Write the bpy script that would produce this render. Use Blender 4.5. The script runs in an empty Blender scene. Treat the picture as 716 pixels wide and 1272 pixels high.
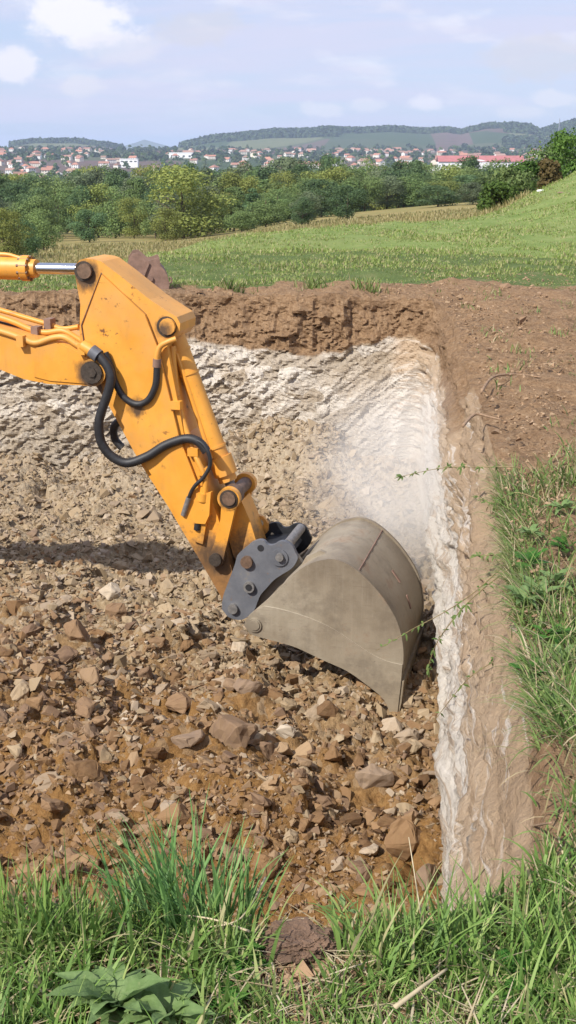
import bpy, bmesh, math, random
import numpy as np
from mathutils import Vector, Matrix

random.seed(7)
RNG = np.random.default_rng(11)
R = math.radians
scene = bpy.context.scene
COL = scene.collection

# ------------------------------------------------------------------ camera model
PITCH = math.atan(448.0 / 1500.0)
CP, SP = math.cos(PITCH), math.sin(PITCH)
CAMZ = 1.7


def ray(px, py):
    """Direction (x, y, z) per unit depth for a pixel of the 716x1272 photograph."""
    a = (px - 358.0) / 1500.0
    b = (py - 636.0) / 1500.0
    return np.array([a, CP - b * SP, -SP - b * CP])


def at_z(px, py, z):
    d = ray(px, py)
    k = (z - CAMZ) / d[2]
    return np.array([0, 0, CAMZ]) + d * k


def at_dist(px, py, D):
    d = ray(px, py)
    return np.array([0, 0, CAMZ]) + d * (D / d[1])


def project(P):
    x, y, z = P[:, 0], P[:, 1], P[:, 2] - CAMZ
    dep = y * CP - z * SP
    dep = np.where(np.abs(dep) < 1e-4, 1e-4, dep)
    v = (-z * CP - y * SP) / dep
    return x / dep * 1500 + 358, v * 1500 + 636, dep


# ------------------------------------------------------------------ numpy noise
def _hash(ix, iy, iz, seed):
    h = (ix.astype(np.int64) * 374761393 + iy.astype(np.int64) * 668265263 +
         iz.astype(np.int64) * 2147483647 + seed * 974634777) & 0xFFFFFFFF
    h = ((h ^ (h >> 13)) * 1274126177) & 0xFFFFFFFF
    h = ((h ^ (h >> 16)) * 2246822519) & 0xFFFFFFFF
    h = h ^ (h >> 15)
    return (h & 0xFFFFFF).astype(np.float64) / float(0xFFFFFF)


def vnoise(P, seed=0):
    F = np.floor(P)
    f = P - F
    f = f * f * f * (f * (f * 6 - 15) + 10)
    I = F.astype(np.int64)
    out = 0
    for dx in (0, 1):
        wx = f[:, 0] if dx else 1 - f[:, 0]
        for dy in (0, 1):
            wy = f[:, 1] if dy else 1 - f[:, 1]
            for dz in (0, 1):
                wz = f[:, 2] if dz else 1 - f[:, 2]
                out = out + wx * wy * wz * _hash(I[:, 0] + dx, I[:, 1] + dy, I[:, 2] + dz, seed)
    return out * 2 - 1


def fbm(P, octaves=4, gain=0.5, lac=2.03, seed=0, ridge=False):
    a, s, out = 1.0, 1.0, 0.0
    for o in range(octaves):
        n = vnoise(P * s + 17.3 * o, seed + o)
        if ridge:
            n = 1 - 2 * np.abs(n)
        out = out + a * n
        a *= gain
        s *= lac
    return out


def xyz(x, y, z=0.0):
    x = np.asarray(x, float)
    return np.stack([x, np.broadcast_to(y, x.shape).astype(float), np.broadcast_to(z, x.shape).astype(float)], -1)


def facets(P, seed=0, tilt=1.0):
    """Broken-stone displacement: nearest jittered cell gives a tilted plane."""
    I0 = np.floor(P).astype(np.int64)
    best = np.full(len(P), 1e9)
    val = np.zeros(len(P))
    for dx in (-1, 0, 1):
        for dy in (-1, 0, 1):
            for dz in (-1, 0, 1):
                ix, iy, iz = I0[:, 0] + dx, I0[:, 1] + dy, I0[:, 2] + dz
                jx, jy, jz = (_hash(ix, iy, iz, seed + k) for k in (1, 2, 3))
                D = P - np.stack([ix + jx, iy + jy, iz + jz], -1)
                d2 = (D * D).sum(1)
                gx, gy, gz, h = (_hash(ix, iy, iz, seed + k) * 2 - 1 for k in (4, 5, 6, 7))
                v = (D[:, 0] * gx + D[:, 1] * gy + D[:, 2] * gz) * tilt + h * 0.5
                m = d2 < best
                best = np.where(m, d2, best)
                val = np.where(m, v, val)
    return val


def sstep(a, b, x):
    t = np.clip((x - a) / (b - a), 0, 1)
    return t * t * (3 - 2 * t)


# ------------------------------------------------------------------ mesh helpers
def np_mesh(name, V, faces, smooth=True, mats=(), attrs=None, mat_idx=None):
    """faces: (N,4) or (N,3) int array, or list of lists."""
    me = bpy.data.meshes.new(name)
    V = np.asarray(V, np.float32)
    if isinstance(faces, np.ndarray):
        n, k = faces.shape
        me.vertices.add(len(V))
        me.vertices.foreach_set('co', V.ravel())
        me.loops.add(n * k)
        me.loops.foreach_set('vertex_index', faces.astype(np.int32).ravel())
        me.polygons.add(n)
        me.polygons.foreach_set('loop_start', np.arange(0, n * k, k, dtype=np.int32))
        me.polygons.foreach_set('loop_total', np.full(n, k, dtype=np.int32))
        me.update(calc_edges=True)
    else:
        me.from_pydata([tuple(v) for v in V], [], faces)
    me.polygons.foreach_set('use_smooth', np.full(len(me.polygons), smooth, dtype=bool))
    for m in mats:
        me.materials.append(m)
    if mat_idx is not None:
        me.polygons.foreach_set('material_index', np.asarray(mat_idx, np.int32))
    for k, a in (attrs or {}).items():
        at = me.attributes.new(k, 'FLOAT', 'POINT')
        at.data.foreach_set('value', np.asarray(a, np.float32))
    me.update()
    return me


def link(name, me, parent=None, loc=None):
    o = bpy.data.objects.new(name, me)
    COL.objects.link(o)
    if parent is not None:
        o.parent = parent
    if loc is not None:
        o.location = loc
    return o


def tag(o, label, cat, group=None):
    o['label'] = label
    o['category'] = cat
    if group:
        o['group'] = group
    return o


def kind(o, k):
    o['kind'] = k
    return o


def empty(name, loc, label, cat, group=None, rz=0.0):
    o = bpy.data.objects.new(name, None)
    COL.objects.link(o)
    o.empty_display_size = 0.2
    o.location = loc
    o.rotation_euler = (0, 0, rz)
    return tag(o, label, cat, group)


def copy_tree(o, parent=None):
    c = o.copy()
    COL.objects.link(c)
    c.parent = parent
    for ch in list(o.children):
        copy_tree(ch, c)
    return c


def bm_to(name, bm, mat, parent=None, org=(0, 0, 0), smooth=False, bevel=0.0, auto=True):
    """Finish a bmesh given in world coordinates; org is the world place of the root Empty."""
    if bevel > 0:
        ed = [e for e in bm.edges if len(e.link_faces) == 2 and e.calc_face_angle(0) > 0.6]
        if ed:
            bmesh.ops.bevel(bm, geom=ed, offset=bevel, segments=2, affect='EDGES', clamp_overlap=True)
    bmesh.ops.recalc_face_normals(bm, faces=bm.faces)
    bmesh.ops.translate(bm, verts=bm.verts, vec=-Vector(org))
    me = bpy.data.meshes.new(name)
    bm.to_mesh(me)
    bm.free()
    me.materials.append(mat)
    if smooth:
        me.polygons.foreach_set('use_smooth', np.ones(len(me.polygons), dtype=bool))
        if auto:
            try:
                me.set_sharp_from_angle(angle=R(40))
            except Exception:
                pass
    return link(name, me, parent)


def add_prism(bm, pts_a, pts_b):
    """Closed solid between two matching loops of world points."""
    va = [bm.verts.new(p) for p in pts_a]
    vb = [bm.verts.new(p) for p in pts_b]
    n = len(va)
    bm.faces.new(va)
    bm.faces.new(vb[::-1])
    for i in range(n):
        j = (i + 1) % n
        bm.faces.new((va[j], va[i], vb[i], vb[j]))


def add_cyl(bm, a, b, r1, r2=None, seg=20, cap=True):
    a, b = Vector(a), Vector(b)
    r2 = r1 if r2 is None else r2
    d = (b - a).normalized()
    up = Vector((0, 0, 1)) if abs(d.z) < 0.9 else Vector((1, 0, 0))
    e1 = d.cross(up).normalized()
    e2 = d.cross(e1)
    A, B = [], []
    for i in range(seg):
        t = 2 * math.pi * i / seg
        o = e1 * math.cos(t) + e2 * math.sin(t)
        A.append(bm.verts.new(a + o * r1))
        B.append(bm.verts.new(b + o * r2))
    for i in range(seg):
        j = (i + 1) % seg
        bm.faces.new((A[i], A[j], B[j], B[i]))
    if cap:
        bm.faces.new(A[::-1])
        bm.faces.new(B)


def smooth_path(pts, sub=6):
    P = [Vector(p) for p in pts]
    out = []
    for i in range(len(P) - 1):
        p0, p1, p2, p3 = P[max(i - 1, 0)], P[i], P[i + 1], P[min(i + 2, len(P) - 1)]
        for k in range(sub):
            t = k / sub
            out.append(0.5 * ((2 * p1) + (p2 - p0) * t + (2 * p0 - 5 * p1 + 4 * p2 - p3) * t * t +
                              (3 * p1 - p0 - 3 * p2 + p3) * t ** 3))
    out.append(P[-1])
    return out


def add_tube(bm, pts, r, seg=10, rfun=None):
    P = [Vector(p) for p in pts]
    rings = []
    prev = None
    for i, p in enumerate(P):
        d = (P[min(i + 1, len(P) - 1)] - P[max(i - 1, 0)]).normalized()
        if prev is None:
            up = Vector((0, 0, 1)) if abs(d.z) < 0.9 else Vector((1, 0, 0))
            e1 = d.cross(up).normalized()
        else:
            e1 = (prev - d * prev.dot(d)).normalized()
        prev = e1
        e2 = d.cross(e1)
        rr = r if rfun is None else rfun(i, len(P))
        rings.append([bm.verts.new(p + (e1 * math.cos(2 * math.pi * k / seg) + e2 * math.sin(2 * math.pi * k / seg)) * rr)
                      for k in range(seg)])
    for a, b in zip(rings[:-1], rings[1:]):
        for k in range(seg):
            j = (k + 1) % seg
            bm.faces.new((a[k], a[j], b[j], b[k]))
    bm.faces.new(rings[0][::-1])
    bm.faces.new(rings[-1])


def add_box(bm, c, s, rz=0.0):
    c = Vector(c)
    M = Matrix.Rotation(rz, 3, 'Z')
    vs = []
    for dz in (-1, 1):
        for dx, dy in ((-1, -1), (1, -1), (1, 1), (-1, 1)):
            vs.append(bm.verts.new(c + M @ Vector((dx * s[0] / 2, dy * s[1] / 2, dz * s[2] / 2))))
    for f in ((0, 3, 2, 1), (4, 5, 6, 7), (0, 1, 5, 4), (1, 2, 6, 5), (2, 3, 7, 6), (3, 0, 4, 7)):
        bm.faces.new([vs[i] for i in f])


# ------------------------------------------------------------------ materials
class NT:
    def __init__(self, name):
        self.m = bpy.data.materials.new(name)
        self.m.use_nodes = True
        self.t = self.m.node_tree
        self.n = self.t.nodes
        self.bsdf = self.n['Principled BSDF']
        self.out = self.n['Material Output']

    def node(self, kind, **kw):
        nd = self.n.new(kind)
        for k, v in kw.items():
            setattr(nd, k, v)
        return nd

    def set(self, sock, v):
        if hasattr(v, 'is_linked') or hasattr(v, 'links'):
            self.t.links.new(v, sock)
        else:
            if isinstance(v, tuple) and len(v) == 3 and sock.type == 'RGBA':
                v = (*v, 1)
            sock.default_value = v

    def coord(self, which='Object'):
        return self.node('ShaderNodeTexCoord').outputs[which]

    def pos(self):
        return self.node('ShaderNodeNewGeometry').outputs['Position']

    def mapping(self, vec, scale=(1, 1, 1), rot=(0, 0, 0)):
        m = self.node('ShaderNodeMapping')
        self.set(m.inputs['Vector'], vec)
        m.inputs['Scale'].default_value = scale
        m.inputs['Rotation'].default_value = rot
        return m.outputs[0]

    def noise(self, vec, scale, detail=5, rough=0.6, dist=0.0):
        n = self.node('ShaderNodeTexNoise')
        self.set(n.inputs['Vector'], vec)
        n.inputs['Scale'].default_value = scale
        n.inputs['Detail'].default_value = detail
        n.inputs['Roughness'].default_value = rough
        n.inputs['Distortion'].default_value = dist
        return n.outputs[0]

    def voro(self, vec, scale, feature='F1', out='Distance', rnd=1.0):
        n = self.node('ShaderNodeTexVoronoi', feature=feature)
        self.set(n.inputs['Vector'], vec)
        n.inputs['Scale'].default_value = scale
        n.inputs['Randomness'].default_value = rnd
        return n.outputs[out]

    def ramp(self, fac, stops, interp='LINEAR'):
        r = self.node('ShaderNodeValToRGB')
        r.color_ramp.interpolation = interp
        el = r.color_ramp.elements
        while len(el) < len(stops):
            el.new(0.5)
        for e, (p, c) in zip(el, stops):
            e.position = p
            e.color = (*c, 1) if len(c) == 3 else c
        self.set(r.inputs['Fac'], fac)
        return r.outputs['Color']

    def mix(self, fac, a, b, mode='MIX'):
        m = self.node('ShaderNodeMix', data_type='RGBA', blend_type=mode)
        self.set(m.inputs[0], fac)
        self.set(m.inputs[6], a)
        self.set(m.inputs[7], b)
        return m.outputs[2]

    def math(self, op, a, b=0.0, c=None, clamp=False):
        m = self.node('ShaderNodeMath', operation=op, use_clamp=clamp)
        self.set(m.inputs[0], a)
        self.set(m.inputs[1], b)
        if c is not None:
            self.set(m.inputs[2], c)
        return m.outputs[0]

    def rng(self, v, a, b, c=0.0, d=1.0, smooth=False):
        m = self.node('ShaderNodeMapRange', clamp=True)
        if smooth:
            m.interpolation_type = 'SMOOTHSTEP'
        self.set(m.inputs[0], v)
        for i, x in enumerate((a, b, c, d)):
            m.inputs[i + 1].default_value = x
        return m.outputs[0]

    def attr(self, name):
        return self.node('ShaderNodeAttribute', attribute_name=name).outputs['Fac']

    def island(self):
        return self.node('ShaderNodeNewGeometry').outputs['Random Per Island']

    def objrand(self):
        return self.node('ShaderNodeObjectInfo').outputs['Random']

    def sep(self, v):
        s = self.node('ShaderNodeSeparateXYZ')
        self.set(s.inputs[0], v)
        return s.outputs

    def bump(self, h, strength=0.5, dist=0.02):
        b = self.node('ShaderNodeBump')
        b.inputs['Strength'].default_value = strength
        b.inputs['Distance'].default_value = dist
        self.set(b.inputs['Height'], h)
        self.t.links.new(b.outputs[0], self.bsdf.inputs['Normal'])
        return b

    def fin(self, color=None, rough=0.8, metal=0.0, spec=None):
        if color is not None:
            self.set(self.bsdf.inputs['Base Color'], color)
        self.set(self.bsdf.inputs['Roughness'], rough)
        self.set(self.bsdf.inputs['Metallic'], metal)
        if spec is not None:
            self.set(self.bsdf.inputs['Specular IOR Level'], spec)
        return self.m

    def translucent(self, color, amount=0.35):
        tr = self.node('ShaderNodeBsdfTranslucent')
        self.set(tr.inputs['Color'], color)
        mx = self.node('ShaderNodeMixShader')
        mx.inputs[0].default_value = amount
        self.t.links.new(self.bsdf.outputs[0], mx.inputs[1])
        self.t.links.new(tr.outputs[0], mx.inputs[2])
        self.t.links.new(mx.outputs[0], self.out.inputs['Surface'])


def mat_plain(name, col, rough=0.8, metal=0.0, var=0.25, scale=30.0, bump=0.0):
    t = NT(name)
    p = t.coord('Object')
    n = t.noise(p, scale, 5, 0.65)
    c2 = tuple(min(1, x * (1 - var)) for x in col)
    c3 = tuple(min(1, x * (1 + var)) for x in col)
    c = t.ramp(n, [(0.3, c2), (0.7, c3)])
    if bump:
        t.bump(n, bump, 0.01)
    return t.fin(c, rough, metal)


ALPHA = R(14)
UU = np.array([math.cos(ALPHA), -math.sin(ALPHA), 0.0])
NN = np.array([math.sin(ALPHA), math.cos(ALPHA), 0.0])
P0 = at_z(493, 893, -2.0)
EYE = np.array([0, 0, CAMZ])


def AP(px, py, w=0.0):
    d = ray(px, py)
    k = ((P0 - EYE) @ NN + w) / (d @ NN)
    return EYE + d * k


def aprism(bm, pix, w0, w1):
    a = [AP(x, y, w0) for x, y in pix]
    add_prism(bm, [Vector(p) for p in a], [Vector(p + NN * (w1 - w0)) for p in a])


def apin(bm, px, py, w0, w1, r, seg=20, r2=None):
    a = AP(px, py, w0)
    add_cyl(bm, a, a + NN * (w1 - w0), r, r2, seg)


def cat_px(pts, sub=5):
    return [(p.x, p.y) for p in smooth_path([(a, b, 0) for a, b in pts], sub)]


GREASE = [(104, 341, .33, .20), (207, 408, .33, .13), (113, 466, .24, .19), (168, 507, .30, .13), (284, 622, .27, .14), (267, 694, .30, .24), (120, 480, .33, .15)]


def mat_yellow():
    t = NT('worn_yellow_paint')
    p = t.coord('Object')
    w = t.pos()
    n1 = t.noise(p, 3.0, 6, 0.65)
    base = t.ramp(n1, [(0.3, (0.64, 0.272, 0.028)), (0.7, (0.76, 0.355, 0.055))])
    # grey-brown dust film
    n2 = t.noise(p, 1.7, 7, 0.7)
    base = t.mix(t.rng(n2, 0.46, 0.72, 0.0, 0.5), base, (0.47, 0.28, 0.125))
    n4 = t.noise(t.mapping(p, (5, 5, 1.1)), 1.5, 6, 0.7)
    base = t.mix(t.rng(n4, 0.55, 0.75, 0.0, 0.35), base, (0.34, 0.17, 0.05))
    # small chips and scratches of rust
    n3 = t.noise(p, 14.0, 6, 0.75)
    ch = t.math('MULTIPLY', t.rng(n3, 0.60, 0.66), t.rng(t.noise(p, 2.4, 3, .6), .45, .62))
    st = t.noise(t.mapping(p, (2, 2, 30), (0, R(35), 0)), 3.0, 4, 0.7)
    ch = t.math('MAXIMUM', ch, t.rng(st, 0.69, 0.73))
    base = t.mix(ch, base, (0.16, 0.07, 0.03))
    # heavy rusty grime on the low end that works in the rubble
    z = t.sep(w)[2]
    g = t.math('ADD', t.rng(z, -0.60, -1.15), t.math('MULTIPLY', t.math('SUBTRACT', t.noise(p, 6, 7, .75), 0.5), 1.7))
    g = t.rng(g, 0.42, 0.75)
    base = t.mix(t.math('MULTIPLY', g, 0.85), base, t.ramp(n3, [(.35, (0.11, 0.062, 0.035)), (.65, (0.25, 0.13, 0.055))]))
    # dark grease worked out of the joints
    stain = None
    for (gx, gy, gw, gr) in GREASE:
        q = AP(gx, gy, gw)
        dv_ = t.node('ShaderNodeVectorMath', operation='DISTANCE')
        t.set(dv_.inputs[0], w)
        dv_.inputs[1].default_value = tuple(q)
        f_ = t.rng(dv_.outputs['Value'], gr, gr * .25)
        stain = f_ if stain is None else t.math('MAXIMUM', stain, f_)
    stn = t.math('ADD', stain, t.math('MULTIPLY', t.math('SUBTRACT', t.noise(t.mapping(p, (1, 1, .5)), 9, 6, .7), .5), 1.5))
    base = t.mix(t.math('MULTIPLY', t.rng(stn, .45, .9), t.rng(stain, 0, .2)), base, (0.10, 0.058, 0.03))
    t.bump(n3, 0.06, 0.01)
    rough = t.rng(n2, 0.3, 0.8, 0.38, 0.62)
    return t.fin(base, rough, 0.0)


def mat_bucket():
    t = NT('scoured_bucket_steel')
    p = t.coord('Object')
    n1 = t.noise(p, 1.6, 8, 0.68)
    base = t.ramp(n1, [(0.3, (0.165, 0.13, 0.09)), (0.48, (0.25, 0.205, 0.145)), (0.6, (0.31, 0.265, 0.195)), (0.75, (0.42, 0.36, 0.275))])
    sc = t.noise(t.mapping(p, (26, 26, 1.2), (0, R(14), 0)), 1.6, 6, 0.75)
    base = t.mix(t.rng(sc, 0.5, 0.72, 0, 0.14), base, (0.45, 0.40, 0.32))
    w = t.pos()
    low = t.math('ADD', t.rng(t.sep(w)[2], -1.35, -2.0), t.math('MULTIPLY', t.math('SUBTRACT', n1, 0.5), 1.6))
    base = t.mix(t.rng(low, 0.45, 0.9, 0, 0.5), base, (0.33, 0.26, 0.175))
    bl = t.noise(p, 4.5, 7, 0.7)
    base = t.mix(t.rng(bl, 0.5, 0.64, 0, 0.6), base, (0.155, 0.125, 0.09))
    sc2 = t.noise(t.mapping(p, (2, 2, 34), (0, R(-52), 0)), 2.0, 6, 0.8)
    base = t.mix(t.rng(sc2, 0.58, 0.66, 0, 0.5), base, (0.14, 0.10, 0.07))
    ru = t.noise(p, 3.2, 8, 0.75)
    base = t.mix(t.rng(ru, 0.54, 0.68, 0, 0.65), base, (0.20, 0.112, 0.06))
    dots = t.noise(p, 26, 4, 0.7)
    base = t.mix(t.rng(dots, 0.66, 0.72, 0, 0.5), base, (0.12, 0.08, 0.055))
    t.bump(t.noise(p, 34, 6, 0.7), 0.16, 0.008)
    return t.fin(base, t.rng(ru, 0.3, 0.7, 0.5, 0.8), 0.1)


def mat_rust(name='brown_rust'):
    t = NT(name)
    p = t.coord('Object')
    n = t.noise(p, 9, 6, 0.7)
    c = t.ramp(n, [(0.3, (0.14, 0.085, 0.062)), (0.6, (0.25, 0.155, 0.115)), (0.8, (0.33, 0.22, 0.16))])
    t.bump(n, 0.25, 0.01)
    return t.fin(c, 0.85, 0.0)


def mat_coupler():
    t = NT('grey_painted_coupler')
    p = t.coord('Object')
    n = t.noise(p, 6, 6, 0.7)
    c = t.ramp(n, [(0.3, (0.10, 0.105, 0.12)), (0.62, (0.155, 0.16, 0.175)), (0.8, (0.24, 0.21, 0.17))])
    n3 = t.noise(p, 22, 6, 0.75)
    c = t.mix(t.rng(n3, 0.62, 0.68, 0, 0.8), c, (0.20, 0.12, 0.07))
    t.bump(n3, 0.08, 0.005)
    return t.fin(c, 0.6, 0.2)


def mat_stone(name, cols, obj=False, light=0.12):
    t = NT(name)
    r = t.objrand() if obj else t.island()
    w = t.pos()
    n = t.noise(w, 22, 5, 0.7)
    stops = [(i / (len(cols) - 1), c) for i, c in enumerate(cols)]
    c = t.ramp(r, stops)
    c = t.mix(t.rng(n, 0.35, 0.7, 0.0, 0.55), c, t.mix(0.5, c, (0.33, 0.22, 0.11)))
    c = t.mix(t.rng(n, 0.6, 0.75, 0, 0.3), c, (0.12, 0.08, 0.05))
    t.bump(t.noise(w, 60, 5, 0.7), 0.35, 0.006)
    return t.fin(c, 0.92, 0, 0.2)


def mat_floor():
    t = NT('pit_rubble')
    w = t.pos()
    s = t.sep(w)
    fine = t.noise(w, 28, 6, 0.75)
    big = t.noise(w, 0.9, 5, 0.6)
    near = t.ramp(fine, [(0.25, (0.155, 0.076, 0.026)), (0.55, (0.29, 0.158, 0.056)), (0.8, (0.43, 0.265, 0.11))])
    far = t.ramp(fine, [(0.25, (0.22, 0.15, 0.08)), (0.55, (0.37, 0.275, 0.165)), (0.8, (0.54, 0.44, 0.30))])
    yl = t.math('ADD', s[1], t.math('MULTIPLY', s[0], 0.45))
    f = t.math('ADD', t.rng(yl, 5.6, 9.6), t.math('MULTIPLY', t.math('SUBTRACT', big, 0.5), 1.2))
    c = t.mix(t.rng(f, 0.25, 0.85), near, far)
    # pale lime dust in the far part by the wall
    f2 = t.math('ADD', t.rng(s[1], 10.0, 14.5), t.math('MULTIPLY', t.math('SUBTRACT', big, 0.5), 0.9))
    c = t.mix(t.rng(f2, 0.3, 1.0, 0, 0.45), c, (0.52, 0.44, 0.34))
    # scattered chips
    v = t.voro(w, 19, 'F1', 'Color')
    vs = t.sep(v)
    c = t.mix(t.rng(vs[0], 0.72, 0.8, 0, 0.55), c, t.mix(t.rng(s[1], 5, 9), (0.27, 0.16, 0.075), (0.45, 0.37, 0.26)))
    d = t.voro(w, 19, 'F1', 'Distance')
    h = t.math('ADD', t.math('MULTIPLY', fine, 0.8), t.math('MULTIPLY', d, -0.7))
    h = t.math('ADD', h, t.math('MULTIPLY', t.noise(w, 90, 4, 0.7), 0.3))
    t.bump(h, 0.9, 0.04)
    return t.fin(c, 0.95, 0, 0.15)


def mat_ground():
    """Pit walls, soil lip and turf base: soil, rock and dryness come from the mesh's own layers."""
    t = NT('soil_rock_turf')
    w = t.pos()
    s = t.sep(w)
    rock, soil, dry, right = t.attr('rock'), t.attr('soil'), t.attr('dry'), t.attr('side')
    fine = t.noise(w, 26, 6, 0.75)
    mid = t.noise(w, 3.2, 6, 0.65)
    # turf
    turf = t.ramp(mid, [(0.3, (0.085, 0.13, 0.034)), (0.55, (0.13, 0.175, 0.055)), (0.75, (0.22, 0.21, 0.10))])
    turf = t.mix(t.rng(fine, 0.55, 0.75, 0, 0.5), turf, (0.22, 0.17, 0.08))
    tan = t.ramp(t.noise(t.mapping(w, (1, 0.5, 1)), 0.6, 6, 0.7), [(0.3, (0.20, 0.17, 0.062)), (0.7, (0.33, 0.255, 0.10))])
    turf = t.mix(t.rng(dry, 0.3, 0.7), turf, tan)
    # soil
    sl = t.ramp(fine, [(0.25, (0.19, 0.110, 0.058)), (0.55, (0.33, 0.212, 0.120)), (0.8, (0.50, 0.365, 0.24))])
    sl = t.mix(t.rng(mid, 0.5, 0.75, 0, 0.6), sl, (0.15, 0.088, 0.05))
    # rock: horizontal beds on the cut side, shattered limestone at the back
    ang = t.mapping(w, (1.0, 1.0, 2.2), (0, R(28), 0))
    cr = t.voro(ang, 3.3, 'F1', 'Color')
    crs = t.sep(cr)
    cr2 = t.voro(t.mapping(w, (1, 1, 2), (0, R(30), 0)), 9, 'DISTANCE_TO_EDGE', 'Distance')
    rk = t.ramp(crs[0], [(0.1, (0.42, 0.35, 0.265)), (0.4, (0.56, 0.49, 0.40)), (0.8, (0.68, 0.62, 0.535))])
    rk = t.mix(t.rng(mid, 0.5, 0.72, 0, 0.6), rk, (0.42, 0.32, 0.21))
    rk = t.mix(t.rng(cr2, 0.03, 0.0, 0, 0.35), rk, (0.30, 0.22, 0.15))
    rk = t.mix(t.rng(fine, 0.55, 0.8, 0, 0.35), rk, (0.30, 0.23, 0.16))
    # chips and dust of the floor climb the foot of the wall
    ft = t.math('ADD', s[2], t.math('MULTIPLY', t.math('SUBTRACT', mid, 0.5), 1.6))
    rk = t.mix(t.rng(ft, -1.25, -1.75, 0, 0.7), rk, t.ramp(fine, [(0.3, (0.26, 0.20, 0.13)), (0.7, (0.48, 0.40, 0.30))]))
    # cut side: white low bed, pink-buff bed above, thin streaks along the beds
    wz = t.node('ShaderNodeVectorMath', operation='ADD')
    t.set(wz.inputs[0], w)
    cz = t.node('ShaderNodeCombineXYZ')
    t.set(cz.inputs[2], t.math('MULTIPLY', t.noise(w, 0.9, 3, 0.5), 0.35))
    t.set(wz.inputs[1], cz.outputs[0])
    bed = t.noise(t.mapping(wz.outputs[0], (0.9, 0.30, 13)), 1.5, 7, 0.72)
    zz = t.math('ADD', s[2], t.math('MULTIPLY', t.math('SUBTRACT', mid, 0.5), 0.9))
    zz = t.math('ADD', zz, t.math('MULTIPLY', t.math('SUBTRACT', bed, 0.5), 1.1))
    sb = t.ramp(t.rng(zz, -2.0, 0.0), [(0.0, (0.54, 0.46, 0.35)), (0.25, (0.66, 0.60, 0.51)), (0.52, (0.70, 0.64, 0.56)),
                                       (0.62, (0.57, 0.44, 0.31)), (0.82, (0.50, 0.365, 0.24)), (1.0, (0.40, 0.28, 0.175))])
    sb = t.mix(t.rng(bed, 0.515, 0.57, 0, 0.65), sb, (0.44, 0.315, 0.205))
    sb = t.mix(t.rng(fine, 0.52, 0.75, 0, 0.45), sb, (0.34, 0.24, 0.15))
    sb = t.mix(t.rng(bed, 0.44, 0.38, 0, 0.7), sb, (0.76, 0.70, 0.62))
    rk = t.mix(right, rk, sb)
    e = t.math('ADD', soil, t.math('MULTIPLY', t.math('SUBTRACT', mid, 0.5), 0.9))
    e = t.math('ADD', e, t.math('MULTIPLY', t.math('SUBTRACT', fine, 0.5), 0.5))
    c = t.mix(t.rng(e, 0.4, 0.6), turf, sl)
    c = t.mix(t.rng(t.math('ADD', rock, t.math('MULTIPLY', t.math('SUBTRACT', mid, 0.5), 0.8)), 0.4, 0.6), c, rk)
    h = t.math('ADD', fine, t.math('MULTIPLY', t.noise(w, 80, 4, 0.7), 0.35))
    h = t.math('ADD', h, t.math('MULTIPLY', cr2, 0.8))
    h = t.math('ADD', h, t.math('MULTIPLY', bed, t.math('MULTIPLY', right, 1.0)))
    t.bump(h, 0.85, 0.05)
    return t.fin(c, 0.95, 0, 0.15)


def mat_far():
    """Meadow near, then dry field, valley floor and the patchwork of fields on the hills."""
    t = NT('meadow_and_fields')
    w = t.pos()
    dry, wood, soil = t.attr('dry'), t.attr('farland'), t.attr('soil')
    mid = t.noise(w, 1.6, 6, 0.7)
    lrg = t.noise(w, 0.16, 4, 0.6)
    turf = t.ramp(mid, [(0.3, (0.12, 0.175, 0.045)), (0.55, (0.18, 0.23, 0.07)), (0.75, (0.27, 0.265, 0.12))])
    turf = t.mix(t.rng(lrg, 0.5, 0.7, 0, 0.45), turf, (0.20, 0.19, 0.085))
    tan = t.ramp(t.noise(t.mapping(w, (1, 0.3, 1)), 0.5, 6, 0.75), [(0.3, (0.19, 0.165, 0.06)), (0.7, (0.34, 0.26, 0.11))])
    tan = t.mix(t.rng(lrg, 0.45, 0.62, 0, 0.5), tan, (0.17, 0.175, 0.06))
    c = t.mix(t.rng(t.math('ADD', dry, t.math('MULTIPLY', t.math('SUBTRACT', mid, 0.5), 0.6)), 0.4, 0.6), turf, tan)
    f = t.sep(t.voro(t.mapping(w, (0.006, 0.0022, 0), (0, 0, 0.25)), 1.0, 'F1', 'Color'))
    fields = t.ramp(f[0], [(0.0, (0.045, 0.070, 0.028)), (0.25, (0.085, 0.095, 0.048)), (0.4, (0.115, 0.072, 0.060)), (0.55, (0.060, 0.078, 0.036)),
                           (0.7, (0.13, 0.085, 0.075)), (0.85, (0.14, 0.15, 0.075)), (1, (0.11, 0.078, 0.066))], 'CONSTANT')
    fields = t.mix(t.rng(t.noise(w, 0.02, 5, 0.7), 0.45, 0.7, 0, 0.5), fields, (0.06, 0.09, 0.03))
    c = t.mix(wood, c, fields)
    t.bump(mid, 0.6, 0.06)
    return t.fin(c, 0.95, 0, 0.1)


def mat_grass(name, stops, trans=0.3):
    t = NT(name)
    w = t.pos()
    r = t.island()
    c = t.ramp(r, stops)
    n = t.noise(w, 1.1, 4, 0.6)
    c = t.mix(t.rng(n, 0.45, 0.7, 0, 0.5), c, t.mix(0.6, c, (0.27, 0.25, 0.10)))
    m = t.fin(c, 0.55, 0, 0.3)
    t.translucent(c, trans)
    return m


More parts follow.
